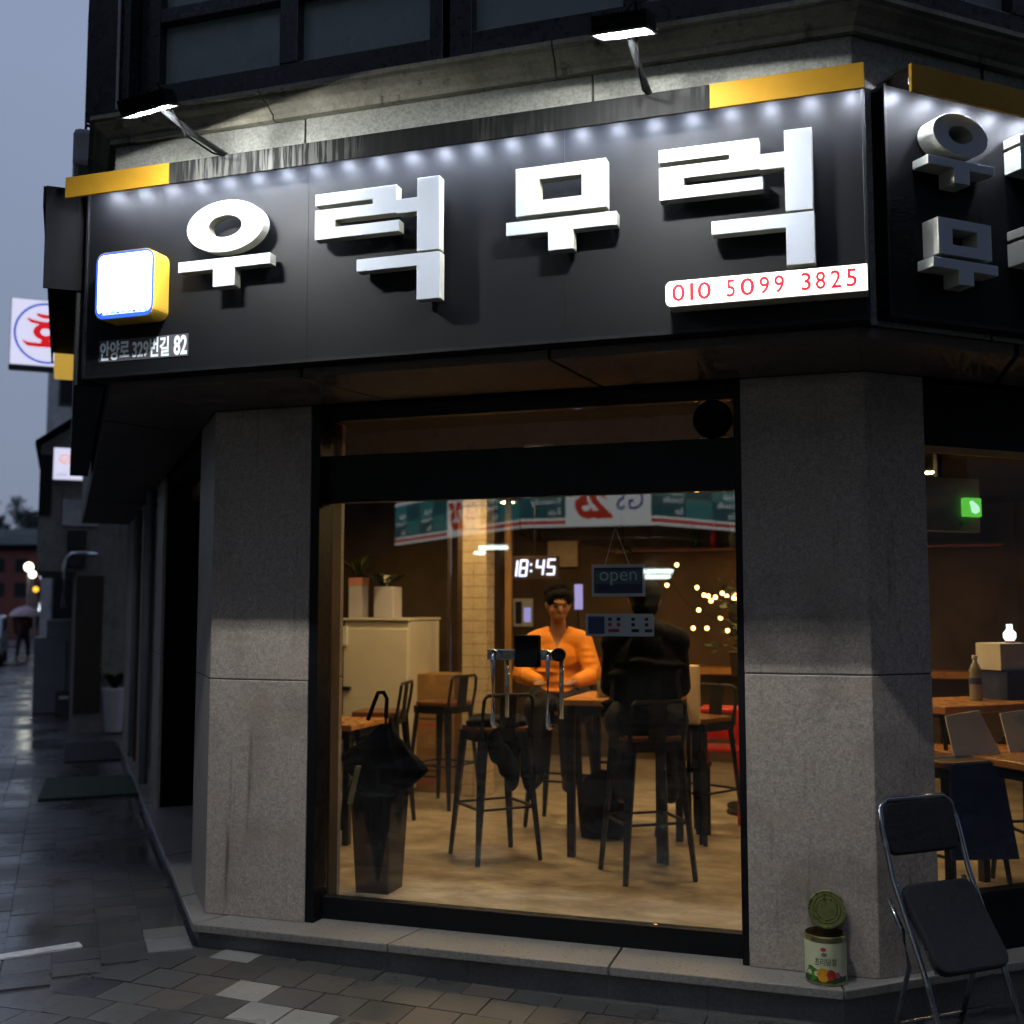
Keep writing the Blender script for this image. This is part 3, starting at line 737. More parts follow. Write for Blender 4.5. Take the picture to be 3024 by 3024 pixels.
def visor_sign(sg, fr, u0, u1, vu0, vu1, d, dv, zb, zt, vb, vt, golds, leds, name_panel='panel', cap0=True):
    n_sh = 3; wd = (u1 - u0) / n_sh   # sheets butted with hairline joints
    for k in range(n_sh):
        mb = MB(); fr.box(mb, u0 + wd * k + (.0003 if k else 0), u0 + wd * (k + 1) - (.0003 if k < n_sh - 1 else 0), d - .13, d - .0001 * (k % 2), zb, zt); part(name_panel, mb, 'sign_black', sg, .0005)
    mb = MB()   # thin raised frame round the panel
    fr.box(mb, u0, u1, d, d + .012, zb, zb + .014); fr.box(mb, u0, u0 + .012, d, d + .012, zb + .014, zt); fr.box(mb, u1 - .012, u1, d, d + .012, zb + .014, zt)
    part('panel_frame', mb, 'black_frame', sg, .002)
    mb = MB(); fr.box(mb, vu0, vu1, d - .10, dv - .013, vt - .012, vt - .002); part('visor', mb, 'matt_black', sg)
    cut = sorted({vu0, vu1, *[x for g_ in golds for x in g_]})
    for a, b_ in zip(cut[:-1], cut[1:]):
        gold = any(abs(a - g_[0]) < 1e-6 for g_ in golds)
        mb = MB(); fr.box(mb, a + .0005, b_ - .0005, dv - .012, dv + (.003 if gold else 0), vb, vt)
        part('visor_fascia', mb, 'gold_vinyl' if gold else 'wet_fascia', sg, .002)
    for k in range(leds[2]):
        u = leds[0] + (leds[1] - leds[0]) * k / (leds[2] - 1)
        mb = MB(); fr.box(mb, u - .016, u + .016, d + .048, d + .080, vt - .036, vt - .013); lo = part('led_module', mb, 'white_paint', sg)
        q = MB(); fr.box(q, u - .011, u + .011, d + .052, d + .076, vt - .0385, vt - .0362); part('led', q, 'led_white', lo)

sg = thing('shop_sign', 'wide black shop sign with four big white Korean letters above the door', 'sign', (1.4, -.62, 2.6069))
visor_sign(sg, FR, -.24, 3.0929, -.2681, 3.0951, DS, .80, 2.6069, 3.47, 3.3986, 3.4906, ((-.2681, .266), (2.5601, 3.0951)), (-.126, 3.048, 23))
idf = lambda u, v_: (u, v_)
for fnc, tf in ((UU, idf), (LUK, idf), (MU, idf), (LUK, lambda u, v_: (u + 1.4225, v_))):
    mb = MB(); fnc(mb, FR, tf, DS + .022, DS + .072); part('letter', mb, ['letter_face', 'letter_side'], sg, .0025)
    # spacers that carry the letter off the panel
    xs = [p[0] for p in mb.v]; zs = [p[2] for p in mb.v]
q = MB()
for u, z in ((.515, 3.29), (.515, 2.99), (1.44, 3.2), (1.44, 2.9), (1.2, 3.12), (1.84, 3.2), (2.12, 3.2), (1.98, 3.0), (2.87, 3.2), (2.87, 2.9), (2.6, 3.12), (.36, 3.04), (.68, 3.04), (1.0, 3.26), (2.44, 3.26)):
    FR.box(q, u - .008, u + .008, DS, DS + .0225, z - .008, z + .008)
part('letter_spacer', q, 'dark_steel', sg)

sr = thing('shop_sign', 'black sign round the right corner with smaller stacked white Korean letters', 'sign', RT.p(1.0, .45, 2.62))
visor_sign(sr, RT, -.318, 2.9, -.29, 2.9, .50, .62, 2.636, 3.50, 3.429, 3.53, ((-.29, .75), (2.3, 2.9)), (-.22, 2.8, 20))
sc_ = .715
for fnc, du, cz, base in ((UU, -.025, 3.185 + .09, .5125), (MU, -.019, 2.885, 1.984), (LUK, .467, 3.20 + .05, 1.215), (LUK, .467, 2.83 + .06, 1.215), (UU, 1.13, 3.275, .5125), (MU, 1.13, 2.885, 1.984), (LUK, 1.59, 3.25, 1.215), (LUK, 1.59, 2.89, 1.215)):
    zc = {UU: 3.13, MU: 3.12, LUK: 3.10}[fnc]
    mb = MB(); fnc(mb, RT, lambda u, v_: (du + (u - base) * sc_, cz + (v_ - zc) * sc_), .502, .58); part('letter', mb, ['letter_face', 'letter_side'], sr, .002)

sl = thing('shop_sign', 'black side sign along the street seen edge on at the left', 'sign', LF.p(1.5, .55, 2.6))
mb = MB(); LF.box(mb, -.31, 3.4, .53, .66, 2.59, 3.43); part('panel', mb, 'sign_black', sl, .003)
mb = MB(); LF.box(mb, -.31, 3.2, .55, .80, 3.475, 3.487); part('visor', mb, 'matt_black', sl)
mb = MB(); LF.box(mb, -.31, 3.2, .80, .812, 3.40, 3.487); part('visor_fascia', mb, 'matt_black', sl)
mb = MB(); LF.box(mb, -.322, -.311, .53, .80, 3.02, 3.487); part('visor_end', mb, 'matt_black', sl)
mb = MB(); LF.box(mb, 3.38, 3.75, .645, .795, 3.385, 3.55); part('visor_fascia', mb, 'yellow_painted_glow', sl, .003)  # end block glows by its material in place of light falling on it

# illuminated square box sign
bsn = thing('box_sign', 'glowing square white light box with yellow sides on the sign', 'sign', (.045, -.74, 2.838))
P = rrect(-.103, .196, 2.838, 3.135, .045); q = MB(); q.prism(P, FR.fn(), DS + .001, .785); part('case', q, 'yellow_side', bsn, smooth=False)
q = MB(); q.prism(rrect(-.100, .193, 2.841, 3.132, .043), FR.fn(), .7852, .7885); part('rim', q, 'lightbox_blue', bsn)
q = MB(); q.prism(rrect(-.088, .185, 2.858, 3.121, .03), FR.fn(), .7887, .7905); fc = part('face', q, 'lightbox_white', bsn)
# last traces of the print that the light does not wash out: waves and small strokes
for k in range(9):
    u = -.078 + k * .028; q = MB(); q.prism([(u, 2.859), (u + .027, 2.859), (u + .022, 2.866 + .004 * (k % 3)), (u + .010, 2.872 - .003 * (k % 2))], FR.fn(), .7906, .7912); part('wave_print', q, 'lightbox_teal' if k % 3 else 'lightbox_blue', fc)
for u, z, a, h in ((-.012, 3.083, .006, .004), (.045, 3.088, .024, .004), (-.015, 3.0, .008, .004), (-.058, 2.985, .006, .008), (.083, 2.974, .006, .012), (.148, 2.985, .007, .014)):
    q = MB(); q.prism([(u, z), (u + a, z), (u + a * .8, z + h), (u + a * .2, z + h)], FR.fn(), .7906, .7912); part('stroke_print', q, 'lightbox_teal', fc)

# address plate
ad = thing('address_plate', 'small dark plate with white street address letters below the light box', 'sign', (.073, -.69, 2.677))
q = MB(); FR.box(q, -.157, .302, DS + .0005, DS + .003, 2.679, 2.776); part('plate', q, 'addr_back', ad)
for body, u0, u1 in (('안양로', -.151, .002), ('329번길', .018, .206), ('82', .230, .297)):
    part('lettering', text_mb(body, FR.fn(), u0, u1, 2.684, 2.771, DS + .0032, DS + .0045, 0, .028), 'addr_letter', ad)

# telephone plate
ph = thing('telephone_sign', 'lit white strip sign with red telephone number at the lower right', 'sign', (2.736, -.73, 2.687))
q = MB(); q.prism(rrect(2.386, 3.088, 2.687, 2.782, .022, 5, (1, 0, 0, 1)), FR.fn(), DS + .012, .775); part('case', q, 'letter_side', ph)
q = MB(); q.prism(rrect(2.388, 3.086, 2.689, 2.780, .021, 5, (1, 0, 0, 1)), FR.fn(), .7752, .780); part('face', q, 'phone_white', ph)
chars = [('0', 2.411, 2.458), ('1', 2.476, 2.489), ('0', 2.503, 2.552), ('5', 2.607, 2.637), ('0', 2.655, 2.705), ('9', 2.722, 2.757), ('9', 2.773, 2.808), ('3', 2.866, 2.899), ('8', 2.914, 2.948), ('2', 2.965, 3.0), ('5', 3.017, 3.052)]
for c_, a, b_ in chars: part('digit', text_mb(c_, FR.fn(), a, b_, 2.704, 2.768, .7802, .7812, 0, .012), 'phone_red', ph)
for a in (2.572, 2.827):
    q = MB(); FR.box(q, a, a + .022, .7802, .7808, 2.7345, 2.7382); part('dash', q, 'phone_grey', ph)

# ------------------------------------------------------------------ the two floodlights
def floodlight(base, head, nrm, side, label):
    t = thing('floodlight', label, 'floodlight', base, 0, 'floodlights on arms above the shop sign')
    bs, hd = Vector(base), Vector(head); n_ = Vector(nrm).normalized(); s_ = Vector(side); s_ = (s_ - n_ * s_.dot(n_)).normalized(); u_ = n_.cross(s_)
    L = lambda a, b_, c: tuple(hd + (s_ * a + u_ * b_ + n_ * c) * .76)
    def bx_(mb, a0, a1, b0, b1, c0, c1): return mb.hexa([L(a0, b0, c0), L(a1, b0, c0), L(a1, b1, c0), L(a0, b1, c0), L(a0, b0, c1), L(a1, b0, c1), L(a1, b1, c1), L(a0, b1, c1)])
    q = MB(); bx_(q, -.125, .125, -.088, .088, -.05, -.008); hs = part('housing', q, 'matt_black', t, .006)
    for k in range(15):
        a = -.118 + k * .0168; q = MB(); bx_(q, a - .003, a + .003, -.085, .085, -.078, -.0502); part('cooling_fin', q, 'matt_black', hs)
    q = MB()
    for a0, a1, b0, b1 in ((-.13, .13, -.093, -.080), (-.13, .13, .080, .093), (-.13, -.117, -.08, .08), (.117, .13, -.08, .08)): bx_(q, a0, a1, b0, b1, -.0078, .003)
    part('bezel', q, 'dark_steel', t)
    q = MB(); bx_(q, -.1165, .1165, -.0795, .0795, -.0075, -.006); part('reflector', q, 'flood_glow', t)
    for b0 in (0,):
        for a0 in (-.058, .058):
            q = MB(); bx_(q, a0 - .014, a0 + .014, b0 - .006, b0 + .006, -.0058, -.004); part('led_panel', q, 'flood_lens', t)
    q = MB(); q.tube([tuple(bs), tuple(bs + (hd - bs) * .5 + Vector((0, 0, .01))), tuple(hd - n_ * .06 + Vector((0, .02, 0)))], .0125, 10); arm = part('arm', q, 'dark_steel', t, smooth=True)
    q = MB(); p0 = hd - n_ * .055
    for k in (-1, 1): q.bar(tuple(p0 + s_ * .06 * k), tuple(p0 + s_ * .06 * k + Vector((0, .03, -.01))), .018, .006)
    q.bar(tuple(p0 - s_ * .07), tuple(p0 + s_ * .07), .02, .008); part('bracket', q, 'dark_steel', t)
    q = MB(); q.box(bs.x - .03, bs.x + .03, bs.y - .02, bs.y + .05, bs.z - .006, bs.z + .004); part('foot', q, 'dark_steel', t)
    q = MB(); pts = [hd - n_ * .06, hd - n_ * .11 + Vector((.03, .06, .02)), bs + (hd - bs) * .6 + Vector((.01, 0, -.02)), bs + (hd - bs) * .2 + Vector((-.01, 0, -.015)), bs]
    q.tube([tuple(p) for p in pts], .004, 6); part('cable', q, 'matt_black', t)
floodlight((.535, -.76, 3.4945), (.50, -1.25, 3.49), (.12, .44, -.89), (.93, .10, .33), 'black LED floodlight tilted to the right above the first letters')
floodlight((2.335, -.76, 3.4945), (2.345, -1.25, 3.49), (-.03, .32, -.95), (.96, .02, -.27), 'black LED floodlight above the last letters by the gold strip')

# ------------------------------------------------------------------ inside the shop
FZ = ZP + .018
def capsule(mb, a, b, r0, r1, seg=12):
    a, b = Vector(a), Vector(b); mb.tube([a, a.lerp(b, .5), b], r0, seg, 0, r1); mb.ball(tuple(a), r0, seg, 8); mb.ball(tuple(b), r1, seg, 8)
def organic(name, mb, m_, parent=None, voxel=.012, smooth=3, local=True):   # one continuous surface from overlapping volumes
    me = mb.mesh(name, m_, (0, 0, 0), True); o = bpy.data.objects.new(name, me); COL.objects.link(o)
    r = o.modifiers.new('r', 'REMESH'); r.mode = 'VOXEL'; r.voxel_size = voxel; r.use_smooth_shade = True
    s_ = o.modifiers.new('s', 'SMOOTH'); s_.iterations = smooth; s_.factor = .6
    dg = bpy.context.evaluated_depsgraph_get(); dg.update()
    me2 = bpy.data.meshes.new_from_object(o.evaluated_get(dg)); me2.name = name
    if not me2.materials: me2.materials.append(MATS[m_])
    bpy.data.objects.remove(o); bpy.data.meshes.remove(me)
    return link(name, me2, parent)

def stool_proto():
    t = thing('bar_stool', 'x', 'stool')
    H_, e0, e1 = .75, .195, .135
    q = MB(); q.prism(rrect(-.155, .155, -.155, .155, .04), lambda u, v_, d: (u, v_, d), H_ - .03, H_); part('seat', q, 'seat_wood', t, .006, local=True)
    q = MB(); 
    for (a, b_) in (((-.15, -.15), (.15, -.15)), ((.15, -.15), (.15, .15)), ((.15, .15), (-.15, .15)), ((-.15, .15), (-.15, -.15))):
        q.bar((*a, H_ - .055), (*b_, H_ - .055), .018, .05)
    part('seat_frame', q, 'tolix_paint', t, local=True)
    for sx, sy in ((-1, -1), (1, -1), (1, 1), (-1, 1)):
        q = MB(); q.bar((sx * e1, sy * e1, H_ - .03), (sx * e0, sy * e0, 0), .062, .030, .026, .022, side=(sy, -sx, 0)); part('leg', q, 'tolix_paint', t, .005, local=True)
    for k, (a, b_) in enumerate((((-1, -1), (1, -1)), ((1, -1), (1, 1)), ((1, 1), (-1, 1)), ((-1, 1), (-1, -1)))):
        z = .30; e = e0 + (e1 - e0) * z / H_
        q = MB(); q.bar((a[0] * e, a[1] * e, z), (b_[0] * e, b_[1] * e, z), .016, .012); part('foot_rail', q, 'tolix_paint', t, local=True)
    q = MB()   # low back: two uprights, top rail, middle plate
    for sx in (-1, 1): q.tube([(sx * .15, -.15, H_ - .05), (sx * .155, -.175, H_ + .09), (sx * .15, -.185, H_ + .165)], .011, 8)
    q.tube([(-.15, -.185, H_ + .165), (-.13, -.188, H_ + .185), (.13, -.188, H_ + .185), (.15, -.185, H_ + .165)], .011, 8)
    part('back_frame', q, 'tolix_paint', t, local=True)
    q = MB(); q.bar((0, -.16, H_ - .05), (0, -.187, H_ + .18), .10, .006, side=(1, 0, 0)); part('back_plate', q, 'tolix_paint', t, local=True)
    return t
sp = stool_proto()
def place_stool(x, y, rz, label, first=[True], z=None):
    o = sp if first[0] else copy_tree(sp); first[0] = False
    o.location = (x, y, FZ if z is None else z); o.rotation_euler = (0, 0, R(rz)); tag(o, label, 'stool', 'metal bar stools round the high tables'); return o
place_stool(.942, 1.495, 44, 'empty black metal bar stool left of the door middle, legs turned cornerwise')
place_stool(1.865, 1.325, 33, 'black metal bar stool under the seated person in black')
place_stool(1.04, 2.58, 178, 'black metal bar stool under the person in orange')
place_stool(1.98, 2.42, 150, 'black metal bar stool behind the seated person, half hidden')
place_stool(.02, 3.0, 75, 'black metal bar stool standing by the tiled column')
place_stool(-.10, 2.15, 100, 'bar stool at the small wooden table behind the umbrella stand')

def table(x, y, w_, d_, h_, label, rz=0):
    t = thing('high_table', label, 'table', (x, y, FZ), R(rz))
    q = MB(); q.box(-w_ / 2, w_ / 2, -d_ / 2, d_ / 2, h_ - .035, h_); part('table_top', q, 'wood_top', t, .006, local=True)
    q = MB()
    for a in (-1, 1): q.box(-w_ / 2 + .05, w_ / 2 - .05, a * (d_ / 2 - .05) - .012, a * (d_ / 2 - .05) + .012, h_ - .09, h_ - .036); q.box(a * (w_ / 2 - .05) - .012, a * (w_ / 2 - .05) + .012, -d_ / 2 + .065, d_ / 2 - .065, h_ - .09, h_ - .036)
    part('apron', q, 'dark_steel', t, local=True)
    for sx in (-1, 1):
        for sy in (-1, 1):
            q = MB(); q.box(sx * (w_ / 2 - .05) - .022, sx * (w_ / 2 - .05) + .022, sy * (d_ / 2 - .05) - .022, sy * (d_ / 2 - .05) + .022, 0, h_ - .036); part('leg', q, 'tolix_paint', t, .003, local=True)
    return t
table(1.62, 1.95, .62, .72, .90, 'high wooden table between the two seated people')
table(-.28, 1.75, .62, .55, .72, 'wooden table seen at the left edge behind the umbrella stand')

# ---- things on the middle table
TZ = FZ + .90
t = thing('water_jug', 'clear water bottle standing on the middle table', 'bottle', (1.52, 1.80, TZ))
q = MB(); q.lathe([(.042, 0), (.045, .01), (.045, .15), (.03, .19), (.018, .2), (.018, .22)], (0, 0, 0), 18); part('body', q, 'glass_clear', t, smooth=True, local=True)
q = MB(); q.lathe([(.041, .004), (.041, .10), (.0, .10)], (0, 0, 0), 18); part('water', q, 'bottle_clear', t, smooth=True, local=True)
q = MB(); q.lathe([(.020, .215), (.020, .235), (0, .236)], (0, 0, 0), 14); part('cap', q, 'red_plastic', t, local=True)
t = thing('dish', 'white dish with red food on the middle table', 'dish', (1.72, 2.0, TZ))
q = MB(); q.lathe([(.05, 0), (.11, .022), (.105, .024), (.045, .006), (0, .006)], (0, 0, 0), 24); part('plate', q, 'white_enamel', t, smooth=True, local=True)
q = MB(); q.ball((0, 0, .012), (.06, .06, .028)); part('food', q, 'red_plastic', t, local=True)

# ---- person in orange, seen from the front over the table
def person_orange():
    t = thing('person', 'person in orange v-neck shirt sitting behind the table facing the door', 'person', (1.03, 2.56, FZ), R(8))
    hz = 1.355  # chin above the floor of the shop
    b = MB()
    # pelvis and seated legs
    capsule(b, (-.09, .02, .80), (.09, .02, .80), .13, .13)
    for s_ in (-1, 1):
        capsule(b, (s_ * .09, 0, .80), (s_ * .11, -.38, .80), .085, .062); capsule(b, (s_ * .11, -.38, .80), (s_ * .11, -.34, .40), .060, .042); capsule(b, (s_ * .11, -.34, .36), (s_ * .12, -.46, .325), .042, .034)
    # trunk leans over the table
    b.ball((0, .0, .98), (.145, .10, .20)); b.ball((0, -.03, 1.12), (.16, .10, .14)); capsule(b, (-.13, -.05, 1.22), (.13, -.05, 1.22), .058, .058)
    capsule(b, (0, -.05, 1.23), (.005, -.095, 1.36), .056, .050)
    # arms: both forearms on the table
    for s_, ex, hx in ((-1, -.235, -.07), (1, .245, .11)):
        capsule(b, (s_ * .165, -.05, 1.205), (ex, -.14, .995), .050, .040); capsule(b, (ex, -.14, .995), (hx * 1.3, -.35, .955), .040, .028)
        b.ball((hx, -.385, .950), (.034, .042, .016))
        for k, ln in enumerate((.062, .072, .068, .052)):
            x0 = hx - .027 + k * .018; capsule(b, (x0, -.41, .952), (x0, -.41 - ln * .55, .958), .0088, .008, 8); capsule(b, (x0, -.41 - ln * .55, .958), (x0, -.41 - ln, .944), .008, .007, 8)
        capsule(b, (hx - s_ * .030, -.375, .952), (hx - s_ * .052, -.415, .950), .0095, .008, 8)
    body0 = b
    # head bowed and turned a little to its left
    hd_ = MB(); hc = (0, 0, 0)
    hd_.ball(hc, (.076, .096, .112)); hd_.ball((0, -.034, -.058), (.052, .055, .054))
    hd_.ball((0, -.100, -.014), (.0125, .019, .026)); hd_.ball((0, -.086, .034), (.050, .018, .012))
    for s_ in (-1, 1): hd_.ball((s_ * .077, .012, -.008), (.011, .021, .033)); hd_.ball((s_ * .040, -.064, -.024), (.022, .018, .02))
    hd_.ball((0, -.084, -.056), (.022, .010, .006)); hd_.ball((0, -.080, -.066), (.018, .011, .006))
    HM = Matrix.Translation((.012, -.128, 1.452)) @ Matrix.Rotation(R(16), 4, 'Z') @ Matrix.Rotation(R(14), 4, 'X')
    def hm_(mb): mb.v = [tuple(HM @ Vector(p)) for p in mb.v]; return mb
    join(b, hm_(hd_)); organic('body', b, 'skin', t, .0085, 4)
    for s_ in (-1, 1):
        q = MB(); q.ball((s_ * .031, -.085, .008), (.013, .008, .0045)); part('eye', hm_(q), 'print_black', t, local=True)
        q = MB(); q.ball((s_ * .032, -.090, .032), (.020, .008, .0045)); part('eyebrow', hm_(q), 'hair_black', t, local=True)
    h = MB(); h.ball((0, .020, .034), (.088, .098, .098)); h.ball((0, -.045, .088), (.066, .05, .030)); h.ball((-.055, -.03, .052), (.033, .05, .05)); h.ball((.057, -.03, .052), (.033, .05, .05))
    organic('hair', hm_(h), 'hair_black', t, .009, 2)
    rg = random.Random(9); h = MB()
    for k in range(420):   # loose locks over the cap of hair
        a = rg.uniform(-3.3, .2); e_ = rg.uniform(.15, 1.35); r0 = Vector((.090 * math.cos(a) * math.sin(e_), .022 + .099 * math.sin(a) * math.sin(e_), .034 + .099 * math.cos(e_)))
        if r0.y < -.06 and r0.z < .06: continue
        tn = Vector((math.cos(a) * math.cos(e_) + rg.gauss(0, .35), math.sin(a) * math.cos(e_) + rg.gauss(0, .35), -math.sin(e_))).normalized(); nn = (r0 - Vector((0, .02, .034))).normalized(); s1 = tn.cross(nn).normalized() * .0035; ln = rg.uniform(.03, .055)
        p1 = r0 + tn * ln * .5 + nn * .010; p2 = r0 + tn * ln + nn * .002; h.quad(r0 - s1, r0 + s1, p1 + s1, p1 - s1); h.quad(p1 - s1, p1 + s1, p2 + s1 * .2, p2 - s1 * .2)
    tag(part('hair_locks', hm_(h), 'hair_black', t, local=True), kind='stuff')
    c = MB()
    c.ball((0, .0, .96), (.165, .125, .21)); c.ball((0, -.03, 1.11), (.178, .118, .15)); capsule(c, (-.14, -.045, 1.222), (-.06, -.04, 1.25), .064, .058); capsule(c, (.14, -.045, 1.222), (.06, -.04, 1.25), .064, .058); c.ball((0, .0, 1.25), (.085, .06, .045))
    capsule(c, (-.14, -.05, 1.212), (.14, -.05, 1.212), .068, .068)
    for s_, ex, hx in ((-1, -.235, -.07), (1, .245, .11)):
        capsule(c, (s_ * .165, -.05, 1.205), (ex, -.14, .99), .068, .062); capsule(c, (ex, -.14, .99), (hx * 1.45, -.32, .962), .060, .046)
        for k in range(4): f_ = .2 + .2 * k; p = Vector((s_ * .165, -.05, 1.205)).lerp(Vector((ex, -.14, .99)), f_); c.ball((p.x + s_ * .01, p.y - .03, p.z), (.055, .05, .020))   # folds of the sleeve
    for k in range(5): c.ball((.05 * math.sin(k * 2.3), -.075, .88 + .065 * k), (.13, .06, .018))
    sh = organic('shirt', c, 'orange_shirt', t, .010, 2)
    bm = bmesh.new(); bm.from_mesh(sh.data); kill = set()
    for f in bm.faces:
        m0 = f.calc_center_median()
        if m0.y < -.03 and m0.z > 1.165 and abs(m0.x) < (m0.z - 1.16) * .48: kill.add(f)
        if m0.z > 1.245 and m0.x ** 2 + (m0.y + .04) ** 2 < .068 ** 2: kill.add(f)
    bmesh.ops.delete(bm, geom=list(kill), context='FACES'); bm.to_mesh(sh.data); bm.free()
    so = sh.modifiers.new('thick', 'SOLIDIFY'); so.thickness = .006
    p = MB(); capsule(p, (-.09, .02, .80), (.09, .02, .80), .145, .145)
    for s_ in (-1, 1): capsule(p, (s_ * .09, 0, .80), (s_ * .11, -.38, .80), .10, .076); capsule(p, (s_ * .11, -.38, .80), (s_ * .11, -.34, .38), .074, .060)
    organic('trousers', p, 'trousers_dark', t, .012, 3)
    for s_ in (-1, 1):
        p = MB(); capsule(p, (s_ * .11, -.335, .345), (s_ * .12, -.475, .325), .052, .044); organic('shoe', p, 'tyre', t, .010, 2)
    return t
person_orange()
def person_black():
    t = thing('person', 'person in a black padded jacket sitting with their back to the door', 'person', (1.86, 1.36, FZ), R(12))
    b = MB()
    capsule(b, (-.09, 0, .82), (.09, 0, .82), .13, .13)
    for s_ in (-1, 1): capsule(b, (s_ * .09, 0, .82), (s_ * .13, .36, .82), .085, .062); capsule(b, (s_ * .13, .36, .82), (s_ * .13, .30, .42), .06, .042); capsule(b, (s_ * .13, .30, .38), (s_ * .14, .42, .335), .042, .034)
    b.ball((0, .02, 1.0), (.15, .11, .2)); b.ball((0, .04, 1.15), (.18, .11, .15)); capsule(b, (-.15, .04, 1.24), (.15, .04, 1.24), .07, .07); capsule(b, (0, .05, 1.25), (0, .08, 1.37), .06, .055)
    for s_ in (-1, 1):
        capsule(b, (s_ * .165, .04, 1.21), (s_ * .195, .17, 1.0), .05, .04); capsule(b, (s_ * .195, .17, 1.0), (s_ * .11, .36, .97), .04, .03)
        b.ball((s_ * .10, .40, .965), (.034, .042, .016))
        for k, ln in enumerate((.062, .072, .068, .052)): x0 = s_ * .10 - .027 + k * .018; capsule(b, (x0, .43, .966), (x0, .43 + ln, .962), .0085, .0072, 8)
        capsule(b, (s_ * .072, .39, .966), (s_ * .052, .43, .964), .0095, .008, 8)
    hc = (0, .10, 1.475); b.ball(hc, (.078, .098, .112)); b.ball((0, .135, 1.42), (.056, .058, .055)); b.ball((0, .2, 1.465), (.013, .02, .022))
    for s_ in (-1, 1): b.ball((s_ * .080, .10, 1.47), (.012, .022, .034))
    organic('body', b, 'skin', t, .009, 4)
    h = MB(); h.ball((0, .085, 1.505), (.094, .108, .105)); h.ball((0, .04, 1.44), (.078, .06, .075)); h.ball((0, .13, 1.56), (.07, .07, .04)); organic('hair', h, 'hair_black', t, .01, 2)
    c = MB(); c.ball((0, .02, .96), (.20, .16, .23)); c.ball((0, .03, 1.13), (.205, .15, .17)); capsule(c, (-.16, .04, 1.24), (-.06, .04, 1.28), .09, .085); capsule(c, (.16, .04, 1.24), (.06, .04, 1.28), .09, .085)
    c.ball((0, -.03, 1.30), (.12, .085, .065)); c.ball((0, -.075, 1.22), (.10, .05, .09))
    for s_ in (-1, 1): capsule(c, (s_ * .165, .04, 1.21), (s_ * .195, .17, .99), .070, .060); capsule(c, (s_ * .195, .17, .99), (s_ * .11, .34, .975), .060, .048)
    rg = random.Random(4)
    for k in range(16): a = rg.uniform(0, 6.28); z = rg.uniform(.80, 1.2); c.ball((.185 * math.cos(a), .02 + .145 * math.sin(a), z), (.07, .045, .020))
    c.lathe([(.0, 1.25), (.115, 1.25), (.125, 1.30), (.10, 1.345), (.07, 1.33), (0, 1.33)], (0, .02, 0), 20)
    organic('jacket', c, 'black_coat', t, .011, 1)
    for s_ in (-1, 1):
        p = MB(); capsule(p, (s_ * .13, .30, .385), (s_ * .14, .44, .345), .056, .046); organic('shoe', p, 'tyre', t, .011, 2)
    p = MB(); capsule(p, (-.09, 0, .82), (.09, 0, .82), .145, .145)
    for s_ in (-1, 1): capsule(p, (s_ * .09, 0, .82), (s_ * .13, .36, .82), .10, .078); capsule(p, (s_ * .13, .36, .82), (s_ * .13, .30, .42), .076, .06); capsule(p, (s_ * .13, .30, .40), (s_ * .14, .43, .345), .058, .045)
    organic('trousers', p, 'trousers_dark', t, .013, 2)
person_black()

# ---- white fridge with pots
t = thing('fridge', 'low white refrigerator against the dark wall with two pots on top', 'fridge', (-.68, 3.55, FZ))
q = MB(); q.box(-.96, -.40, 3.33, 3.95, FZ + .03, 1.50); part('body', q, 'white_enamel', t, .01)
q = MB(); q.box(-.955, -.405, 3.30, 3.329, FZ + .05, 1.44); dr_ = part('door', q, 'white_enamel', t, .008)
q = MB(); q.box(-.958, -.915, 3.275, 3.2995, 1.30, 1.455); part('handle', q, 'print_grey', dr_, .004)
q = MB(); q.box(-.957, -.88, 3.27, 3.2995, .955, .985); part('handle', q, 'dark_steel', dr_, .004)
q = MB(); q.box(-.97, -.392, 3.29, 3.96, 1.501, 1.520); part('top_board', q, 'white_enamel', t, .004)
for sx in (-.9, -.46):
    q = MB(); q.box(sx - .02, sx + .02, 3.36, 3.4, FZ, FZ + .031); part('foot', q, 'dark_steel', t)
def leafy(mb, c, n_, hgt, spread, wid, rng, up=.8):
    for k in range(n_):
        a = rng.uniform(0, 2 * math.pi); ln = hgt * rng.uniform(.55, 1); sp_ = spread * rng.uniform(.3, 1)
        d = Vector((math.cos(a), math.sin(a), 0)); s_ = Vector((-d.y, d.x, 0)); p = [Vector(c) + d * sp_ * tt ** 1.6 + Vector((0, 0, ln * (tt - .35 * tt * tt * (1 - up) * 3))) for tt in (0, .35, .7, 1)]
        ww = [wid * .5, wid, wid * .8, .001]
        for i in range(3):
            mb.quad(p[i] - s_ * ww[i], p[i] + s_ * ww[i], p[i + 1] + s_ * ww[i + 1], p[i + 1] - s_ * ww[i + 1], k % 3 == 0)
rng = random.Random(3)
t = thing('potted_plant', 'spiky plant in a tall pink and cream pot on the fridge', 'plant', (-.885, 3.42, 1.52))
q = MB(); q.box(-.945, -.825, 3.36, 3.48, 1.52, 1.79); q.box(-.948, -.822, 3.357, 3.483, 1.77, 1.84, 1); part('pot', q, ['pot_white', 'pot_pink'], t, .008)
q = MB(); leafy(q, (-.885, 3.42, 1.80), 26, .30, .22, .012, rng); part('leaves', q, ['leaf_dark', 'leaf_light'], t)
t = thing('potted_plant', 'dark broad leafed plant in a square white pot on the fridge', 'plant', (-.627, 3.42, 1.52))
q = MB(); q.box(-.712, -.542, 3.335, 3.505, 1.52, 1.765); part('pot', q, 'pot_white', t, .008)
q = MB(); leafy(q, (-.65, 3.42, 1.74), 22, .34, .32, .035, rng, .5); part('leaves', q, ['leaf_dark', 'leaf_dark'], t)
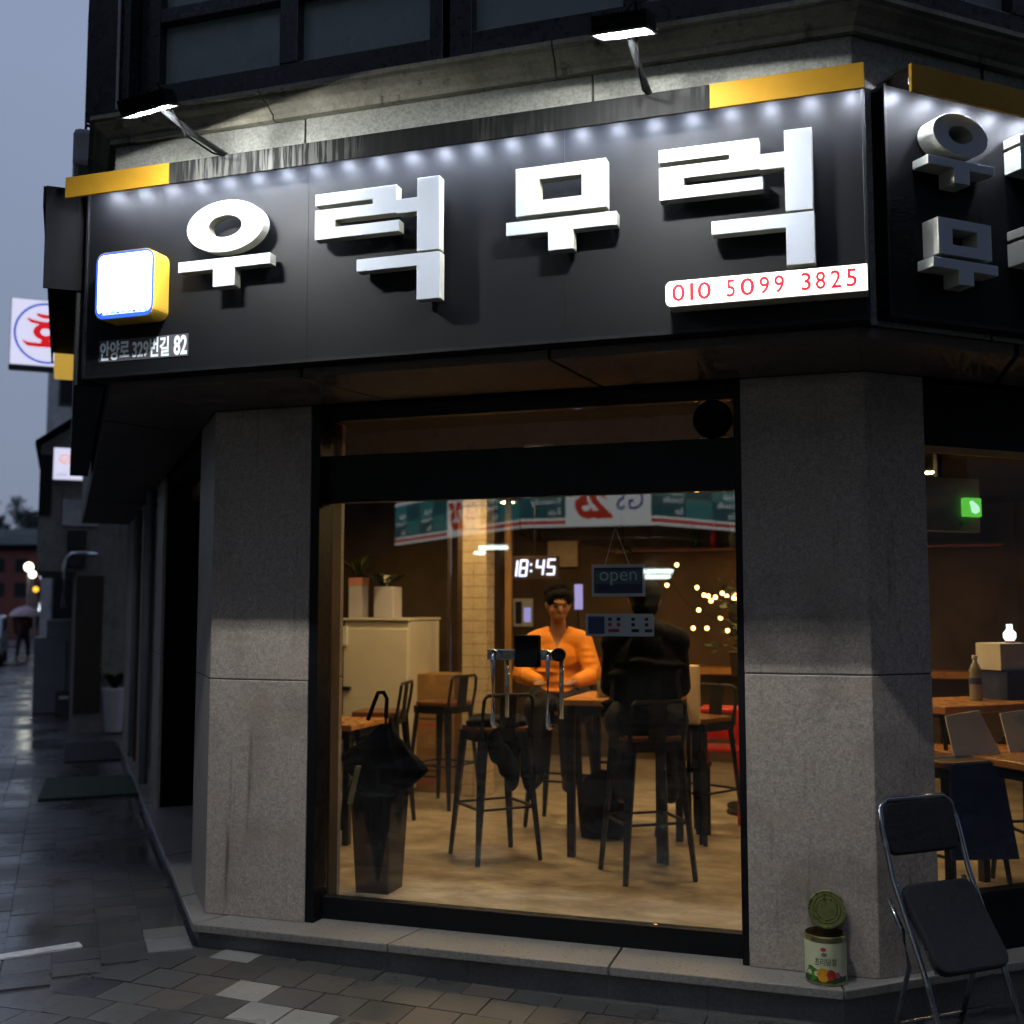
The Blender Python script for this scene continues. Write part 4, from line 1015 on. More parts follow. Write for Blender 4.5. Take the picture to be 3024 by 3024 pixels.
q = MB(); q.box(-.625, -.575, 3.34, 3.345, 1.80, 1.855); q.box(-.602, -.598, 3.341, 3.344, 1.74, 1.80); part('name_tag', q, 'paper_white', t)
# ---- cartons
def carton(x0, x1, y0, y1, z0, z1, label):
    t = thing('cardboard_box', label, 'box', ((x0 + x1) / 2, (y0 + y1) / 2, z0), 0, 'cardboard boxes by the fridge')
    q = MB(); q.box(x0, x1, y0, y1, z0, z1); part('carton', q, 'cardboard', t, .006)
    q = MB(); q.box((x0 + x1) / 2 - .025, (x0 + x1) / 2 + .025, y0 - .0012, y0 - .0002, z1 - .07, z1); q.box((x0 + x1) / 2 - .025, (x0 + x1) / 2 + .025, y0, y1, z1 + .0002, z1 + .0012); part('tape', q, 'wood_warm', t)
    for k in range(4):
        q = MB(); a = x0 + .06 + .015 * k; q.box(a, min(x1 - .05, a + .18 - .03 * (k % 2)), y0 - .0014, y0 - .0003, z0 + .07 + .045 * k, z0 + .082 + .045 * k); part('print', q, 'print_red' if k == 0 else 'shelf_dark', t)
carton(-.46, -.08, 3.48, 3.82, FZ, FZ + .44, 'lower brown cardboard box standing on the floor beside the fridge')
carton(-.455, -.085, 3.49, 3.81, FZ + .4412, 1.08, 'upper brown cardboard box stacked beside the fridge')
# ---- umbrella stand and umbrellas by the door
t = thing('umbrella_stand', 'tall dark tapered umbrella bin just inside the door', 'umbrella stand', (.63, .60, FZ))
q = MB(); P0 = [(-.088, -.088), (.088, -.088), (.088, .088), (-.088, .088)]; P1 = [(-.112, -.112), (.112, -.112), (.112, .112), (-.112, .112)]
H_ = .49
for k in range(4):
    a0, b0, a1, b1 = P0[k], P0[(k + 1) % 4], P1[k], P1[(k + 1) % 4]; i = .965
    q.hexa([(*a0, 0), (*b0, 0), (b0[0] * i, b0[1] * i, 0), (a0[0] * i, a0[1] * i, 0), (*a1, H_), (*b1, H_), (b1[0] * i, b1[1] * i, H_), (a1[0] * i, a1[1] * i, H_)])
q.box(-.083, .083, -.083, .083, .002, .014); part('bin', q, 'bin_smoke', t, local=True)
q = MB()
for (a, b_) in ((P1[0], P1[1]), (P1[1], P1[2]), (P1[2], P1[3]), (P1[3], P1[0])): q.bar((*a, H_ + .004), (*b_, H_ + .004), .016, .012)
part('rim', q, 'dark_steel', t, local=True)
def umbrella_closed(foot, top, label, crook=True, bulge=.10, seed=1):
    t = thing('umbrella', label, 'umbrella', foot, 0, 'wet umbrellas in the stand')
    a, b_ = Vector(foot), Vector(top); d = b_ - a; rg = random.Random(seed)
    u = d.cross(Vector((0, 1, 0))).normalized(); v_ = d.cross(u).normalized(); q = MB(); n_ = 32
    prof_ = [(.02, .04), (.06, .10), (.44, .30), (.54, .62), (.645, 1.0), (.665, .96), (.75, .55), (.86, .09)]
    tips = [rg.uniform(.55, 1.0) for _ in range(8)]; tips[0] = tips[4] = 1.0
    for j, (tt, rr) in enumerate(prof_):
        for i in range(n_):
            an = 2 * math.pi * i / n_; rib = (i // 4) % 8; ph_ = (i % 4) / 4.0; tip = tips[rib] * (1 - ph_) + tips[(rib + 1) % 8] * ph_; fold = abs(math.cos(4 * an))
            r = bulge * rr * (1 - (.55 * (1 - fold) if j > 1 else .2)) * (tip if j > 2 else .85); sag = -.045 * (1 - fold) * rr if 3 <= j <= 6 else 0
            q.v.append(tuple(a + d * (tt + sag) + u * r * math.cos(an) * 1.25 + v_ * r * math.sin(an) * .8))
    for j in range(len(prof_) - 1):
        for i in range(n_): q.f.append((j * n_ + i, j * n_ + (i + 1) % n_, (j + 1) * n_ + (i + 1) % n_, (j + 1) * n_ + i)); q.m.append(0)
    part('canopy', q, 'umbrella_black', t, smooth=True)
    q = MB(); q.tube([a, b_], .006, 8)
    part('shaft', q, 'dark_steel', t)
    q = MB(); e = d.normalized()
    if crook: q.tube([b_ - e * .10, b_, b_ + e * .03 + u * .02, b_ + e * .025 + u * .05, b_ - e * .03 + u * .07, b_ - e * .12 + u * .10], .011, 8)
    else: q.tube([b_ - e * .06, b_ + e * .05], .016, 8)
    part('handle', q, 'matt_black', t)
    q = MB(); q.bar(a + d * .45 - v_ * .0 + u * bulge * .45 - Vector((0, bulge * .9, 0)), a + d * .66 + u * bulge * .2 - Vector((0, bulge * 1.05, 0)), .03, .004); part('strap', q, 'umbrella_strap', t)
umbrella_closed((.62, .60, FZ + .03), (.70, .52, 1.14), 'large black umbrella with crook handle flaring out of the stand', True, .20, 2)
umbrella_closed((.60, .66, FZ + .03), (.50, .60, .92), 'smaller folded black umbrella leaning left in the stand', False, .08, 5)

# ---- signs hung on the glass door
def hung(name, label, x0, x1, z0, z1, yy=.150):
    return thing(name, label, 'sign', ((x0 + x1) / 2, yy, z0))
Gf = Frame((0, .148), (1, 0), (0, -1))
t = hung('open_sign', 'dark blue open sign hanging on cords inside the glass door', 1.868, 2.111, 1.650, 1.79)
q = MB(); Gf.box(q, 1.868, 2.111, -.006, 0, 1.650, 1.792); part('board', q, 'print_grey', t, .002)
q = MB(); Gf.box(q, 1.880, 2.099, .0003, .0012, 1.664, 1.778); fcs = part('face', q, 'print_navy', t)
q = MB(); Gf.box(q, 1.886, 2.093, .0013, .0018, 1.705, 1.765); part('face_band', q, 'print_teal', t)
part('lettering', text_mb('open', Gf.fn(), 1.905, 2.075, 1.700, 1.760, .0019, .0024), 'print_grey', t)
q = MB(); q.tube([(1.93, .15, 1.792), (1.972, .150, 1.94)], .0016, 6); q.tube([(2.04, .15, 1.792), (1.984, .150, 1.94)], .0016, 6); part('cord', q, 'print_grey', t)
q = MB(); q.lathe([(.014, 0), (.010, .008), (.004, .02)], (1.978, .148, 1.935), 12); part('sucker', q, 'bottle_clear', t)
t = hung('notice_sign', 'white notice with small print and a dark square fixed to the glass door', 1.838, 2.148, 1.472, 1.573)
q = MB(); q.prism(rrect(1.838, 2.148, 1.474, 1.573, .008), Gf.fn(), -.006, 0); part('board', q, 'print_grey', t)
q = MB(); Gf.box(q, 1.851, 1.926, .0003, .001, 1.484, 1.561); part('square', q, 'print_blue', t)
for r0, (zz, cc) in enumerate(((1.548, 'print_black'), (1.524, 'print_red'), (1.498, 'print_red'))):
    for k, u in enumerate((1.943, 1.982, 2.048, 2.108)):
        if r0 == 2 and k in (1,): continue
        q = MB(); wd = .016 if r0 < 2 else (.05 if k == 0 else .034); Gf.box(q, u, u + wd, .0003, .001, zz - .006, zz + .008); part('print', q, cc if (r0 < 1 or k < 2) else 'print_black', t)

# ---- LED clock on the post behind
ck = thing('wall_clock', 'digital clock with white glowing figures 18:45', 'clock', (.263, 4.48, 1.86))
CF = Frame((0, 4.48), (1, 0), (0, -1))
q = MB(); CF.box(q, .06, .47, -.05, -.004, 1.84, 2.04); part('case', q, 'wall_brown', ck, .004)
SEG = {'1': 'bc', '8': 'abcdefg', '4': 'fgbc', '5': 'afgcd'}
def digit(ch, u0, z0, w_, h_):
    mb = MB(); s_ = .013; sl = lambda z: (z - z0) * .12
    segs = dict(a=((0, h_), (w_, h_)), g=((0, h_ / 2), (w_, h_ / 2)), d=((0, 0), (w_, 0)), f=((0, h_ / 2), (0, h_)), b=((w_, h_ / 2), (w_, h_)), e=((0, 0), (0, h_ / 2)), c=((w_, 0), (w_, h_ / 2)))
    for k in SEG[ch]:
        (a0, b0), (a1, b1) = segs[k]; mb.tube([CF.p(u0 + a0 + b0 * .12, .004, z0 + b0), CF.p(u0 + a1 + b1 * .12, .004, z0 + b1)], s_ * .62, 8); mb.ball(CF.p(u0 + a0 + b0 * .12, .004, z0 + b0), s_ * .62, 8, 6)
    part('digit', mb, 'clock_led', ck)
digit('1', .075, 1.875, .02, .13); digit('8', .125, 1.875, .06, .13); digit('4', .275, 1.885, .06, .125); digit('5', .375, 1.885, .06, .125)
for z in (1.915, 1.97):
    q = MB(); q.ball(CF.p(.232, .004, z), .010, 10, 8); part('colon_dot', q, 'clock_led', ck)
# clock hangs on a thin rod from the ceiling
q = MB(); q.tube([(.26, 4.5, 2.04), (.26, 4.5, IZ1 + .003)], .008, 8); part('hanger', q, 'dark_steel', ck)

t = thing('violet_reflection', 'added violet glow panel standing for a reflection behind the person in orange', 'light', (.618, 4.6, FZ))
q = MB(); q.box(.585, .655, 4.59, 4.61, 1.585, 1.80); part('panel', q, 'violet_glow', t, .004)  # glowing panel stands in for violet lights mirrored in the glass
q = MB(); q.tube([(.62, 4.6, FZ), (.62, 4.6, 1.585)], .012, 8); q.lathe([(.11, 0), (.11, .015)], (.62, 4.6, FZ), 16); part('stand', q, 'dark_steel', t)
t = thing('wall_poster', 'grey poster on the back wall left of the person in orange', 'poster', (-.3, 5.85, 1.416))
q = MB(); q.box(-.40, -.19, 5.878, 5.894, 1.416, 1.69); part('sheet', q, 'print_grey', t)
q = MB(); q.box(-.37, -.30, 5.8765, 5.8778, 1.44, 1.66); part('picture', q, 'print_navy', t); q = MB(); q.box(-.28, -.21, 5.8765, 5.8778, 1.46, 1.60); part('picture', q, 'violet_glow', t)
# ---- black coat thrown over the empty stool, bag under the table
t = thing('draped_coat', 'black coat thrown over the empty stool left of the table', 'coat', (.95, 1.5, .62))
c = MB()
for k in range(9): a = k * .7; c.ball((.95 + .10 * math.cos(a), 1.50 + .10 * math.sin(a), .945 + .012 * math.sin(3 * a)), (.085, .085, .028))
for k, (dx, dy, zz) in enumerate(((.14, -.06, .80), (.17, -.02, .72), (.05, -.17, .82), (.10, -.15, .74), (.16, .06, .84), (.19, .02, .64), (.13, -.10, .66))): c.ball((.95 + dx, 1.50 + dy, zz), (.045, .04, .10))
co = organic('cloth', c, 'black_coat', None, .012, 2); co.parent = t; co.location = (-.95, -1.5, -.62)
t = thing('backpack', 'black bag standing on the floor under the table between the people', 'bag', (1.40, 2.25, FZ))
c = MB(); c.ball((0, 0, .20), (.17, .11, .22)); c.ball((0, -.09, .14), (.12, .06, .12)); c.box(-.13, .13, -.08, .08, .0, .10)
organic('body', c, 'black_coat', t, .014, 3)
q = MB(); q.tube([(-.05, 0, .40), (-.03, 0, .46), (.03, 0, .46), (.05, 0, .40)], .010, 8); part('handle', q, 'matt_black', t, local=True)
# ---- fairy lights along the back of the room
fl = thing('string_lights', 'string of small warm bulbs hanging across the dark back of the room', 'string lights', (2.2, 5.2, 1.5))
pts = [(1.2, 5.3, 1.95), (1.45, 5.28, 1.62), (1.70, 5.26, 1.50), (1.92, 5.26, 1.53), (2.12, 5.25, 1.60), (2.22, 5.25, 1.62), (2.40, 5.25, 1.66), (2.50, 5.24, 1.78), (2.62, 5.24, 1.92)]
q = MB(); q.tube(pts, .003, 6); part('wire', q, 'matt_black', fl)
for (px, pz) in ((1.27, 1.80), (1.55, 1.58), (1.74, 1.51), (1.97, 1.58), (1.98, 1.50), (2.02, 1.65), (2.17, 1.63), (2.26, 1.65), (2.32, 1.50), (2.37, 1.72), (2.46, 1.45), (2.52, 1.80), (2.60, 1.42), (1.62, 1.42), (1.66, 1.66), (.98, 1.88), (1.36, 1.98), (2.66, 1.86), (2.72, 1.60), (2.08, 1.44), (2.42, 1.58), (2.56, 1.54), (2.2, 1.78), (1.86, 1.72), (2.65, 1.72), (2.75, 1.95), (1.14, 1.66), (1.8, 1.4), *[(1.5 + 1.1 * ((k * .618) % 1), 1.42 + .36 * ((k * .381 + .1 * math.sin(k)) % 1)) for k in range(22)]):
    q = MB(); q.ball((px, 5.22, pz), .017, 10, 8); part('bulb', q, 'bulb_warm', fl)
    q = MB(); q.tube([(px, 5.24, pz + .012), (px, 5.25, pz + .06)], .002, 5); part('bulb_wire', q, 'matt_black', fl)
# ---- ember coloured lamp bars and bottles on the shelf
for k, (x, zz) in enumerate(((.92, 2.08), (1.02, 1.62))):
    pass
for k in range(7):
    x = 1.45 + k * .17; t_ = MB(); t_.lathe([(.03, 0), (.032, .12), (.012, .17), (.012, .22), (0, .221)], (x, 5.72, 2.15), 12)
    solo('bottle', t_, ['bottle_green', 'red_plastic', 'bottle_clear'][k % 3], ['%s bottle, %s from the left on the high back shelf' % (['green', 'red', 'pale'][k % 3], ['first', 'second', 'third', 'fourth', 'fifth', 'sixth', 'seventh'][k])][0], 'bottle', None, 'bottles on the high back shelf', smooth=True)
t = thing('pendant_lamp', 'small amber pendant lamp glowing above the person in orange', 'lamp', (.99, 4.7, 2.06))
q = MB(); q.lathe([(.075, 0), (.07, .03), (.02, .07), (.0, .071)], (.99, 4.7, 2.06), 18); part('shade', q, 'shelf_dark', t)
q = MB(); q.lathe([(.066, .004), (0, .004)], (.99, 4.7, 2.06), 18); part('glow', q, 'bulb_ember', t)
q = MB(); q.tube([(.99, 4.7, 2.13), (.99, 4.7, IZ1 + .003)], .004, 6); part('cord', q, 'matt_black', t)
# ---- plants hanging at the right of the door
rng = random.Random(11)
for k, (x, y, z, lab) in enumerate(((2.13, 3.6, 1.62, 'leafy plant trailing from the upper right inside the door'), (2.16, 3.35, 1.34, 'leafy plant beside the red stools inside the door'))):
    t = thing('potted_plant', lab, 'plant', (x, y, FZ))
    q = MB(); q.lathe([(.09, z - FZ - .22), (.11, z - FZ - .05), (.10, z - FZ - .05)], (x, y, FZ), 16); part('pot', q, 'shelf_dark', t)
    q = MB(); q.tube([(x, y, FZ), (x, y, z - .2)], .02, 8); q.lathe([(.14, 0), (.14, .02)], (x, y, FZ), 16); part('stand', q, 'dark_steel', t)
    q = MB()
    for i in range(70):
        c = (x + rng.gauss(0, .10), y + rng.gauss(0, .10), z + rng.gauss(.06, .09)); a = rng.uniform(0, 6.28); e = rng.uniform(.02, .045); nn = Vector((rng.gauss(0, 1), rng.gauss(0, 1), rng.gauss(0, 1))).normalized(); s_ = nn.cross(Vector((.3, .2, 1))).normalized(); u = nn.cross(s_)
        C_ = Vector(c); q.quad(C_ - s_ * e, C_ + u * e * .5, C_ + s_ * e, C_ - u * e * .5, i % 3 == 0)
    part('leaves', q, ['leaf_dark', 'leaf_light'], t)
# ---- red stacking stools, draped chair
for k, (z0, lab) in enumerate(((FZ, 'lower red plastic stool at the right of the door'), (FZ + .52, 'upper red plastic crate seen at the right of the door'))):
    t = thing('red_stool' if k == 0 else 'red_crate', lab, 'stool' if k == 0 else 'crate', (2.05, 3.0, z0))
    q = MB(); h = .50 if k == 0 else .24
    q.box(1.90, 2.19, 2.87, 3.15, z0 + h - .03, z0 + h); part('top', q, 'red_plastic', t, .008)
    for sx in (0, 1):
        for sy in (0, 1):
            q = MB(); q.box(1.90 + sx * .255, 1.935 + sx * .255, 2.87 + sy * .245, 2.905 + sy * .245, z0, z0 + h - .031); part('leg', q, 'red_plastic', t, .004)
    if k == 1:
        q = MB(); q.box(1.903, 2.187, 2.873, 2.879, z0 + .04, z0 + .13); part('side', q, 'red_plastic', t)
t = thing('draped_chair', 'chair back covered by a hanging beige cloth right of the person in black', 'chair', (2.0, 2.2, FZ))
q = MB(); q.box(1.945, 2.025, 2.18, 2.22, .89, 1.25); part('cloth', q, 'beige_cloth', t, .012)
q = MB(); 
for x in (1.95, 2.02): q.box(x - .012, x + .012, 2.19, 2.214, FZ, .89)
for x in (1.95, 2.02): q.box(x - .012, x + .012, 2.50, 2.524, FZ, .62)
q.box(1.93, 2.04, 2.19, 2.53, .60, .63); part('frame', q, 'dark_steel', t)

# ---- seen through the right window
def RW(u, d): p = RT.p(u, d, 0); return p[0], p[1]
t = thing('exit_sign', 'small green glowing exit sign behind the right window', 'sign', (*RW(1.80, -1.22), 2.11))
q = MB(); RT.box(q, 1.745, 1.868, -1.24, -1.205, 2.115, 2.222); part('case', q, 'exit_green', t, .006)
q = MB(); q.prism([(1.775, 2.20), (1.80, 2.205), (1.845, 2.175), (1.85, 2.145), (1.82, 2.13), (1.79, 2.14), (1.785, 2.17)], RT.fn(), -1.2048, -1.203); part('running_figure', q, 'exit_white', t)
t = thing('menu_board', 'grey wall board behind the right window with exit sign on it', 'board', (*RW(1.6, -1.3), 2.03))
q = MB(); RT.box(q, 1.44, 1.89, -1.30, -1.241, 2.03, 2.335); part('board', q, 'cabinet_grey', t, .004)
q = MB(); RT.box(q, 1.6, 1.64, -1.29, -1.26, 2.335, IZ1 + .003); part('hanger', q, 'dark_steel', t)
t = thing('window_table', 'dark counter table behind the right window holding bottle and boxes', 'table', (*RW(1.6, -1.1), FZ))
q = MB(); RT.box(q, 1.3, 2.9, -1.45, -.95, 1.045, 1.085); part('table_top', q, 'wood_top', t, .005)
for u in (1.34, 2.86):
    for d in (-1.41, -.99):
        q = MB(); RT.box(q, u - .02, u + .02, d - .02, d + .02, FZ, 1.0448); part('leg', q, 'tolix_paint', t)
x, y = RW(1.77, -1.2); t = thing('water_bottle', 'clear plastic water bottle on the counter behind the right window', 'bottle', (x, y, 1.085))
q = MB(); q.lathe([(.032, 0), (.034, .01), (.034, .13), (.028, .15), (.034, .165), (.020, .20), (.013, .21), (.013, .235)], (0, 0, 0), 16); part('body', q, 'bottle_clear', t, smooth=True, local=True)
q = MB(); q.lathe([(.0345, .09), (.0345, .125)], (0, 0, 0), 16); part('label', q, 'print_blue', t, local=True)
q = MB(); q.lathe([(.015, .232), (.015, .25), (0, .2505)], (0, 0, 0), 12); part('cap', q, 'print_grey', t, local=True)
t = thing('paper_box', 'cream cardboard box on a blue box behind the right window', 'box', (*RW(2.05, -1.2), 1.25))
q = MB(); RT.box(q, 1.90, 2.12, -1.32, -1.14, 1.25, 1.40); part('carton', q, 'paper_white', t, .003)
q = MB(); RT.box(q, 1.905, 2.115, -1.1398, -1.1385, 1.255, 1.30); part('band', q, 'print_grey', t)
q = MB(); RT.box(q, 1.92, 2.25, -1.34, -1.12, 1.0855, 1.2495); solo('storage_box', q, 'denim_blue', 'blue storage box under the cream box behind the right window', 'box', bevel=.004)
x, y = RW(2.06, -1.22); t = thing('lantern', 'small bright white lantern standing on the cream box', 'lamp', (x, y, 1.40))
q = MB(); q.lathe([(.026, 0), (.03, .012)], (0, 0, 0), 14); part('base', q, 'red_plastic', t, local=True)
q = MB(); q.lathe([(.022, .013), (.034, .03), (.034, .055), (.016, .078), (.016, .105), (0, .106)], (0, 0, 0), 14); part('globe', q, 'lantern_white', t, smooth=True, local=True)
table(*RW(1.35, -.62), .5, .8, .72, 'low wooden table close behind the right window', 41.6)
t = thing('tablet_stand', 'cream menu cards standing on the low table behind the right window', 'cards', (*RW(1.3, -.55), FZ + .72))
for u0, u1 in ((1.0, 1.30), (1.36, 1.75)):
    q = MB(); q.hexa([RT.p(u0, -.60, FZ + .7205), RT.p(u1, -.60, FZ + .7205), RT.p(u1, -.594, FZ + .7205), RT.p(u0, -.594, FZ + .7205), RT.p(u0 + .05, -.70, FZ + .90), RT.p(u1 - .03, -.70, FZ + .92), RT.p(u1 - .03, -.694, FZ + .92), RT.p(u0 + .05, -.694, FZ + .90)]); part('card', q, 'paper_white', t)
a_ = place_stool(*RW(.98, -.62), 41.6 + 180, 'black bar stool close behind the right window'); a_.scale = (1, 1, .95)
place_stool(*RW(1.75, -.75), 20, 'black bar stool at the far end of the low table behind the right window')
t = thing('apron', 'added dark blue cloth standing for a reflection behind the right window', 'apron', (*RW(1.0, -.50), .45))
q = MB(); q.hexa([RT.p(.80, -.44, .45), RT.p(1.22, -.44, .42), RT.p(1.22, -.425, .42), RT.p(.80, -.425, .45), RT.p(.84, -.47, .86), RT.p(1.16, -.47, .86), RT.p(1.16, -.455, .86), RT.p(.84, -.455, .86)]); part('cloth', q, 'denim_blue', t, .006)  # blue sheet added in place of a street reflection in the window
q = MB(); q.hexa([RT.p(.84, -.60, .875), RT.p(1.16, -.60, .875), RT.p(1.16, -.455, .875), RT.p(.84, -.455, .875), RT.p(.84, -.60, .89), RT.p(1.16, -.60, .89), RT.p(1.16, -.455, .862), RT.p(.84, -.455, .862)]); part('fold', q, 'denim_blue', t)

# ------------------------------------------------------------------ outside: folding chair, can
t = thing('folding_chair', 'half folded chair with black pads and chrome tubes leaning by the right pillar', 'chair', RT.p(.05, .4, 0))
A, Bq = -.147, .222
def padq(u0, u1, d0, z0, d1, z1, th, m_, nm, par, r=.05):
    q = MB(); mid = lambda k: d0 + (d1 - d0) * k
    ln = math.hypot(d1 - d0, z1 - z0); nd, nz_ = (z1 - z0) / ln, -(d1 - d0) / ln
    P = rrect(u0, u1, 0, 1, r, 4); S_ = ln
    pts = rrect(u0, u1, 0, S_, r, 5)
    q.prism(pts, lambda u, v_, d: RT.p(u, d0 + (d1 - d0) * v_ / S_ + nd * d, z0 + (z1 - z0) * v_ / S_ + nz_ * d), -th / 2, th / 2)
    return part(nm, q, m_, par, .010)
padq(A + .012, Bq - .005, .212, .675, .175, .866, .028, 'chair_fabric', 'backrest', t, .045)
padq(A + .02, Bq - .01, .45, .305, .255, .575, .040, 'chair_fabric', 'seat', t, .05)
q = MB(); q.tube([RT.p(A, .52, .0), RT.p(A, .40, .30), RT.p(A, .255, .60), RT.p(A, .20, .78), RT.p(A + .012, .182, .85), RT.p(A + .045, .175, .874), RT.p(Bq - .045, .175, .874), RT.p(Bq - .012, .182, .85), RT.p(Bq, .20, .78), RT.p(Bq, .255, .60), RT.p(Bq, .40, .30), RT.p(Bq, .52, .0)], .0105, 10); part('back_frame', q, 'chair_tube', t, smooth=True)
for u in (A + .022, Bq - .022):
    q = MB(); q.tube([RT.p(u, .20, .52), RT.p(u, .27, .42), RT.p(u, .30, .30), RT.p(u, .20, .0)], .0095, 10); part('leg', q, 'chair_tube', t, smooth=True)
    q = MB(); q.bar(RT.p(u, .245, .585), RT.p(u, .44, .315), .018, .008); part('seat_rail', q, 'chair_tube', t)
for (d, z) in ((.49, .07), (.215, .07)):
    q = MB(); q.tube([RT.p(A, d, z), RT.p(Bq, d, z)], .007, 8); part('stretcher', q, 'chair_tube', t)
for u in (A, Bq):
    q = MB(); q.lathe([(.014, 0), (.014, .025)], RT.p(u, .521, -.002), 12); part('rubber_foot', q, 'tyre', t)

cx, cy_ = 2.857, -.075
t = thing('tin_can', 'opened food can with fruit label and bent up lid on the granite step', 'can', (cx, cy_, ZP))
Rr = .078
q = MB(); q.lathe([(Rr, 0), (Rr + .002, .004), (Rr, .010), (Rr, .176), (Rr + .002, .182), (Rr - .002, .184), (Rr - .004, .17), (Rr - .004, .15), (0, .15)], (cx, cy_, ZP), 40, [0, 0, 0, 0, 0, 1, 1, 1]); body = part('body', q, ['can_metal', 'can_inside'], t, smooth=True)
def wrap(mb, pts, r, mi=0):   # print bent round the can: (angle deg, height)
    k = len(mb.v); mb.v += [(cx + r * math.cos(R(a)), cy_ + r * math.sin(R(a)), ZP + z) for a, z in pts]; mb.f.append(tuple(range(k, k + len(pts)))); mb.m.append(mi)
def band(z0, z1, a0, a1, r, st=6):
    mb = MB(); a = a0
    while a < a1 - .01: wrap(mb, [(a, z0), (min(a + st, a1), z0), (min(a + st, a1), z1), (a, z1)], r); a += st
    return mb
q = band(.012, .160, 0, 360, Rr + .0012); part('label', q, 'can_label', t, smooth=True)
def blobp(a, z, ra, rz, r, m_, nm='print', n_=14, jag=0):
    mb = MB(); P = [(a + ra * (1 + jag * math.sin(3 * k)) * math.cos(2 * math.pi * k / n_), z + rz * (1 + jag * math.cos(5 * k)) * math.sin(2 * math.pi * k / n_)) for k in range(n_)]
    for k in range(n_): wrap(mb, [(a, z), P[k], P[(k + 1) % n_]], r)
    part(nm, mb, m_, t)
q = band(.0125, .034, 200, 345, Rr + .0016); part('print', q, 'can_green_dark', t)
blobp(-125, .044, 22, .026, Rr + .0019, 'can_green', jag=.2); blobp(-60, .030, 20, .018, Rr + .0019, 'can_green_dark', jag=.2)
blobp(-93, .042, 19, .026, Rr + .0023, 'fruit_orange', jag=.06); blobp(-72, .044, 13, .020, Rr + .0026, 'fruit_red', jag=.1); blobp(-54, .042, 7, .011, Rr + .0028, 'fruit_pink')
blobp(-93, .137, 8, .008, Rr + .0019, 'print_red'); blobp(-91, .118, 8, .008, Rr + .0019, 'cabinet_grey')
for k, body_ in enumerate('초리당참'):
    a0 = -118 + k * 16
    mbt = text_mb(body_, lambda u, v_, d: (cx + (Rr + d) * math.cos(R(u)), cy_ + (Rr + d) * math.sin(R(u)), ZP + v_), a0, a0 + 14, .078, .104, .0018, .0024); part('lettering', mbt, 'print_black', t)
lid = MB(); n_ = Vector((-.05, -.93, .36)).normalized(); s_ = n_.cross(Vector((0, 0, 1))).normalized(); u_ = s_.cross(n_); lc = Vector((cx + .006, cy_ + .05, ZP + .184 + .074))
prof_l = [(.074, 0), (.074, .003), (.068, .004), (.065, .0015), (.056, .0015), (.053, .004), (.050, .0015), (.043, .0015), (.040, .004), (.037, .0015), (.0, .0015)]
seg = 36; k0 = 0
for r, z in prof_l:
    for i in range(seg): a = 2 * math.pi * i / seg; lid.v.append(tuple(lc + s_ * r * math.cos(a) + u_ * r * math.sin(a) + n_ * z))
for j in range(len(prof_l) - 1):
    for i in range(seg): lid.f.append((j * seg + i, j * seg + (i + 1) % seg, (j + 1) * seg + (i + 1) % seg, (j + 1) * seg + i)); lid.m.append(0)
lid.f.append(tuple(range(seg))); lid.m.append(0)
part('lid', lid, 'can_lid', t, smooth=False)

# ------------------------------------------------------------------ side street on the left
mb = MB(); LF.box(mb, .55, .85, .56, .70, 3.93, 4.14); part('exhaust_hood', mb, 'pvc_grey', B, .03)
q = MB()
for d in (.52, .635): q.tube([LF.p(1.57, d, 4.25), LF.p(1.57, d, 5.3)], .008, 6)
for k in range(8): z = 4.3 + k * .135; q.tube([LF.p(1.57, .52, z), LF.p(1.57, .635, z)], .010, 6)
part('wall_ladder', q, 'matt_black', B)

def lightbox(name, label, t0, d0, d1, z0, z1, th=.1):
    o = thing(name, label, 'sign', LF.p(t0, (d0 + d1) / 2, z0))
    q = MB(); LF.box(q, t0, t0 + th, d0, d1, z0, z1); part('case', q, 'print_grey', o, .004)
    q = MB(); LF.box(q, t0 - .004, t0 - .0002, d0 + .008, d1 - .008, z0 + .012, z1 - .008); part('face', q, 'street_box', o)
    return o
# sign faces look up the street to the camera: their reading direction is against d
t0 = 7.8; hs = lightbox('projecting_sign', 'lit square white sign with red Korean letter in a blue circle', t0, .56, 1.32, 4.285, 5.045)
q = MB(); LF.box(q, t0 - .003, t0 + .103, .555, 1.325, 4.24, 4.284); part('lower_rail', q, 'dark_steel', hs)
q = MB(); q.tube([LF.p(t0 + .05, .3, 4.95), LF.p(t0 + .05, .57, 4.95)], .02, 8); q.tube([LF.p(t0 + .05, .3, 4.4), LF.p(t0 + .05, .57, 4.4)], .02, 8); part('bracket', q, 'dark_steel', hs)
HF = lambda u, v_, d: LF.p(t0 - .004 - d, .94 - u, 4.665 + v_)
q = MB(); q.ring(ell(0, 0, .345, .345, 56), ell(0, 0, .322, .322, 56), HF, .0006, .002); part('circle', q, 'street_blue', hs)
ks = 1.0
def stroke(P): 
    q = MB(); q.prism(P, HF, .0008, .003); return q
sv = [stroke([(-.115, .225), (-.06, .215), (.0, .21), (.045, .215), (.04, .18), (.0, .165), (-.06, .17), (-.11, .195)]),
      stroke([(-.21, .165), (-.15, .145), (-.05, .13), (.20, .14), (.20, .10), (.08, .095), (-.08, .095), (-.17, .11), (-.205, .14)]),
      MB().ring(ell(-.015, .012, .13, .095, 28), ell(-.015, .012, .055, .042, 28), HF, .0008, .003),
      stroke([(-.055, -.07), (.03, -.07), (.04, -.115), (-.065, -.115)]),
      stroke([(-.255, -.085), (-.20, -.11), (-.10, -.115), (.22, -.115), (.22, -.155), (-.1, -.16), (-.2, -.155), (-.24, -.12)])]
for s1 in sv: part('stroke', s1, 'street_red', hs)
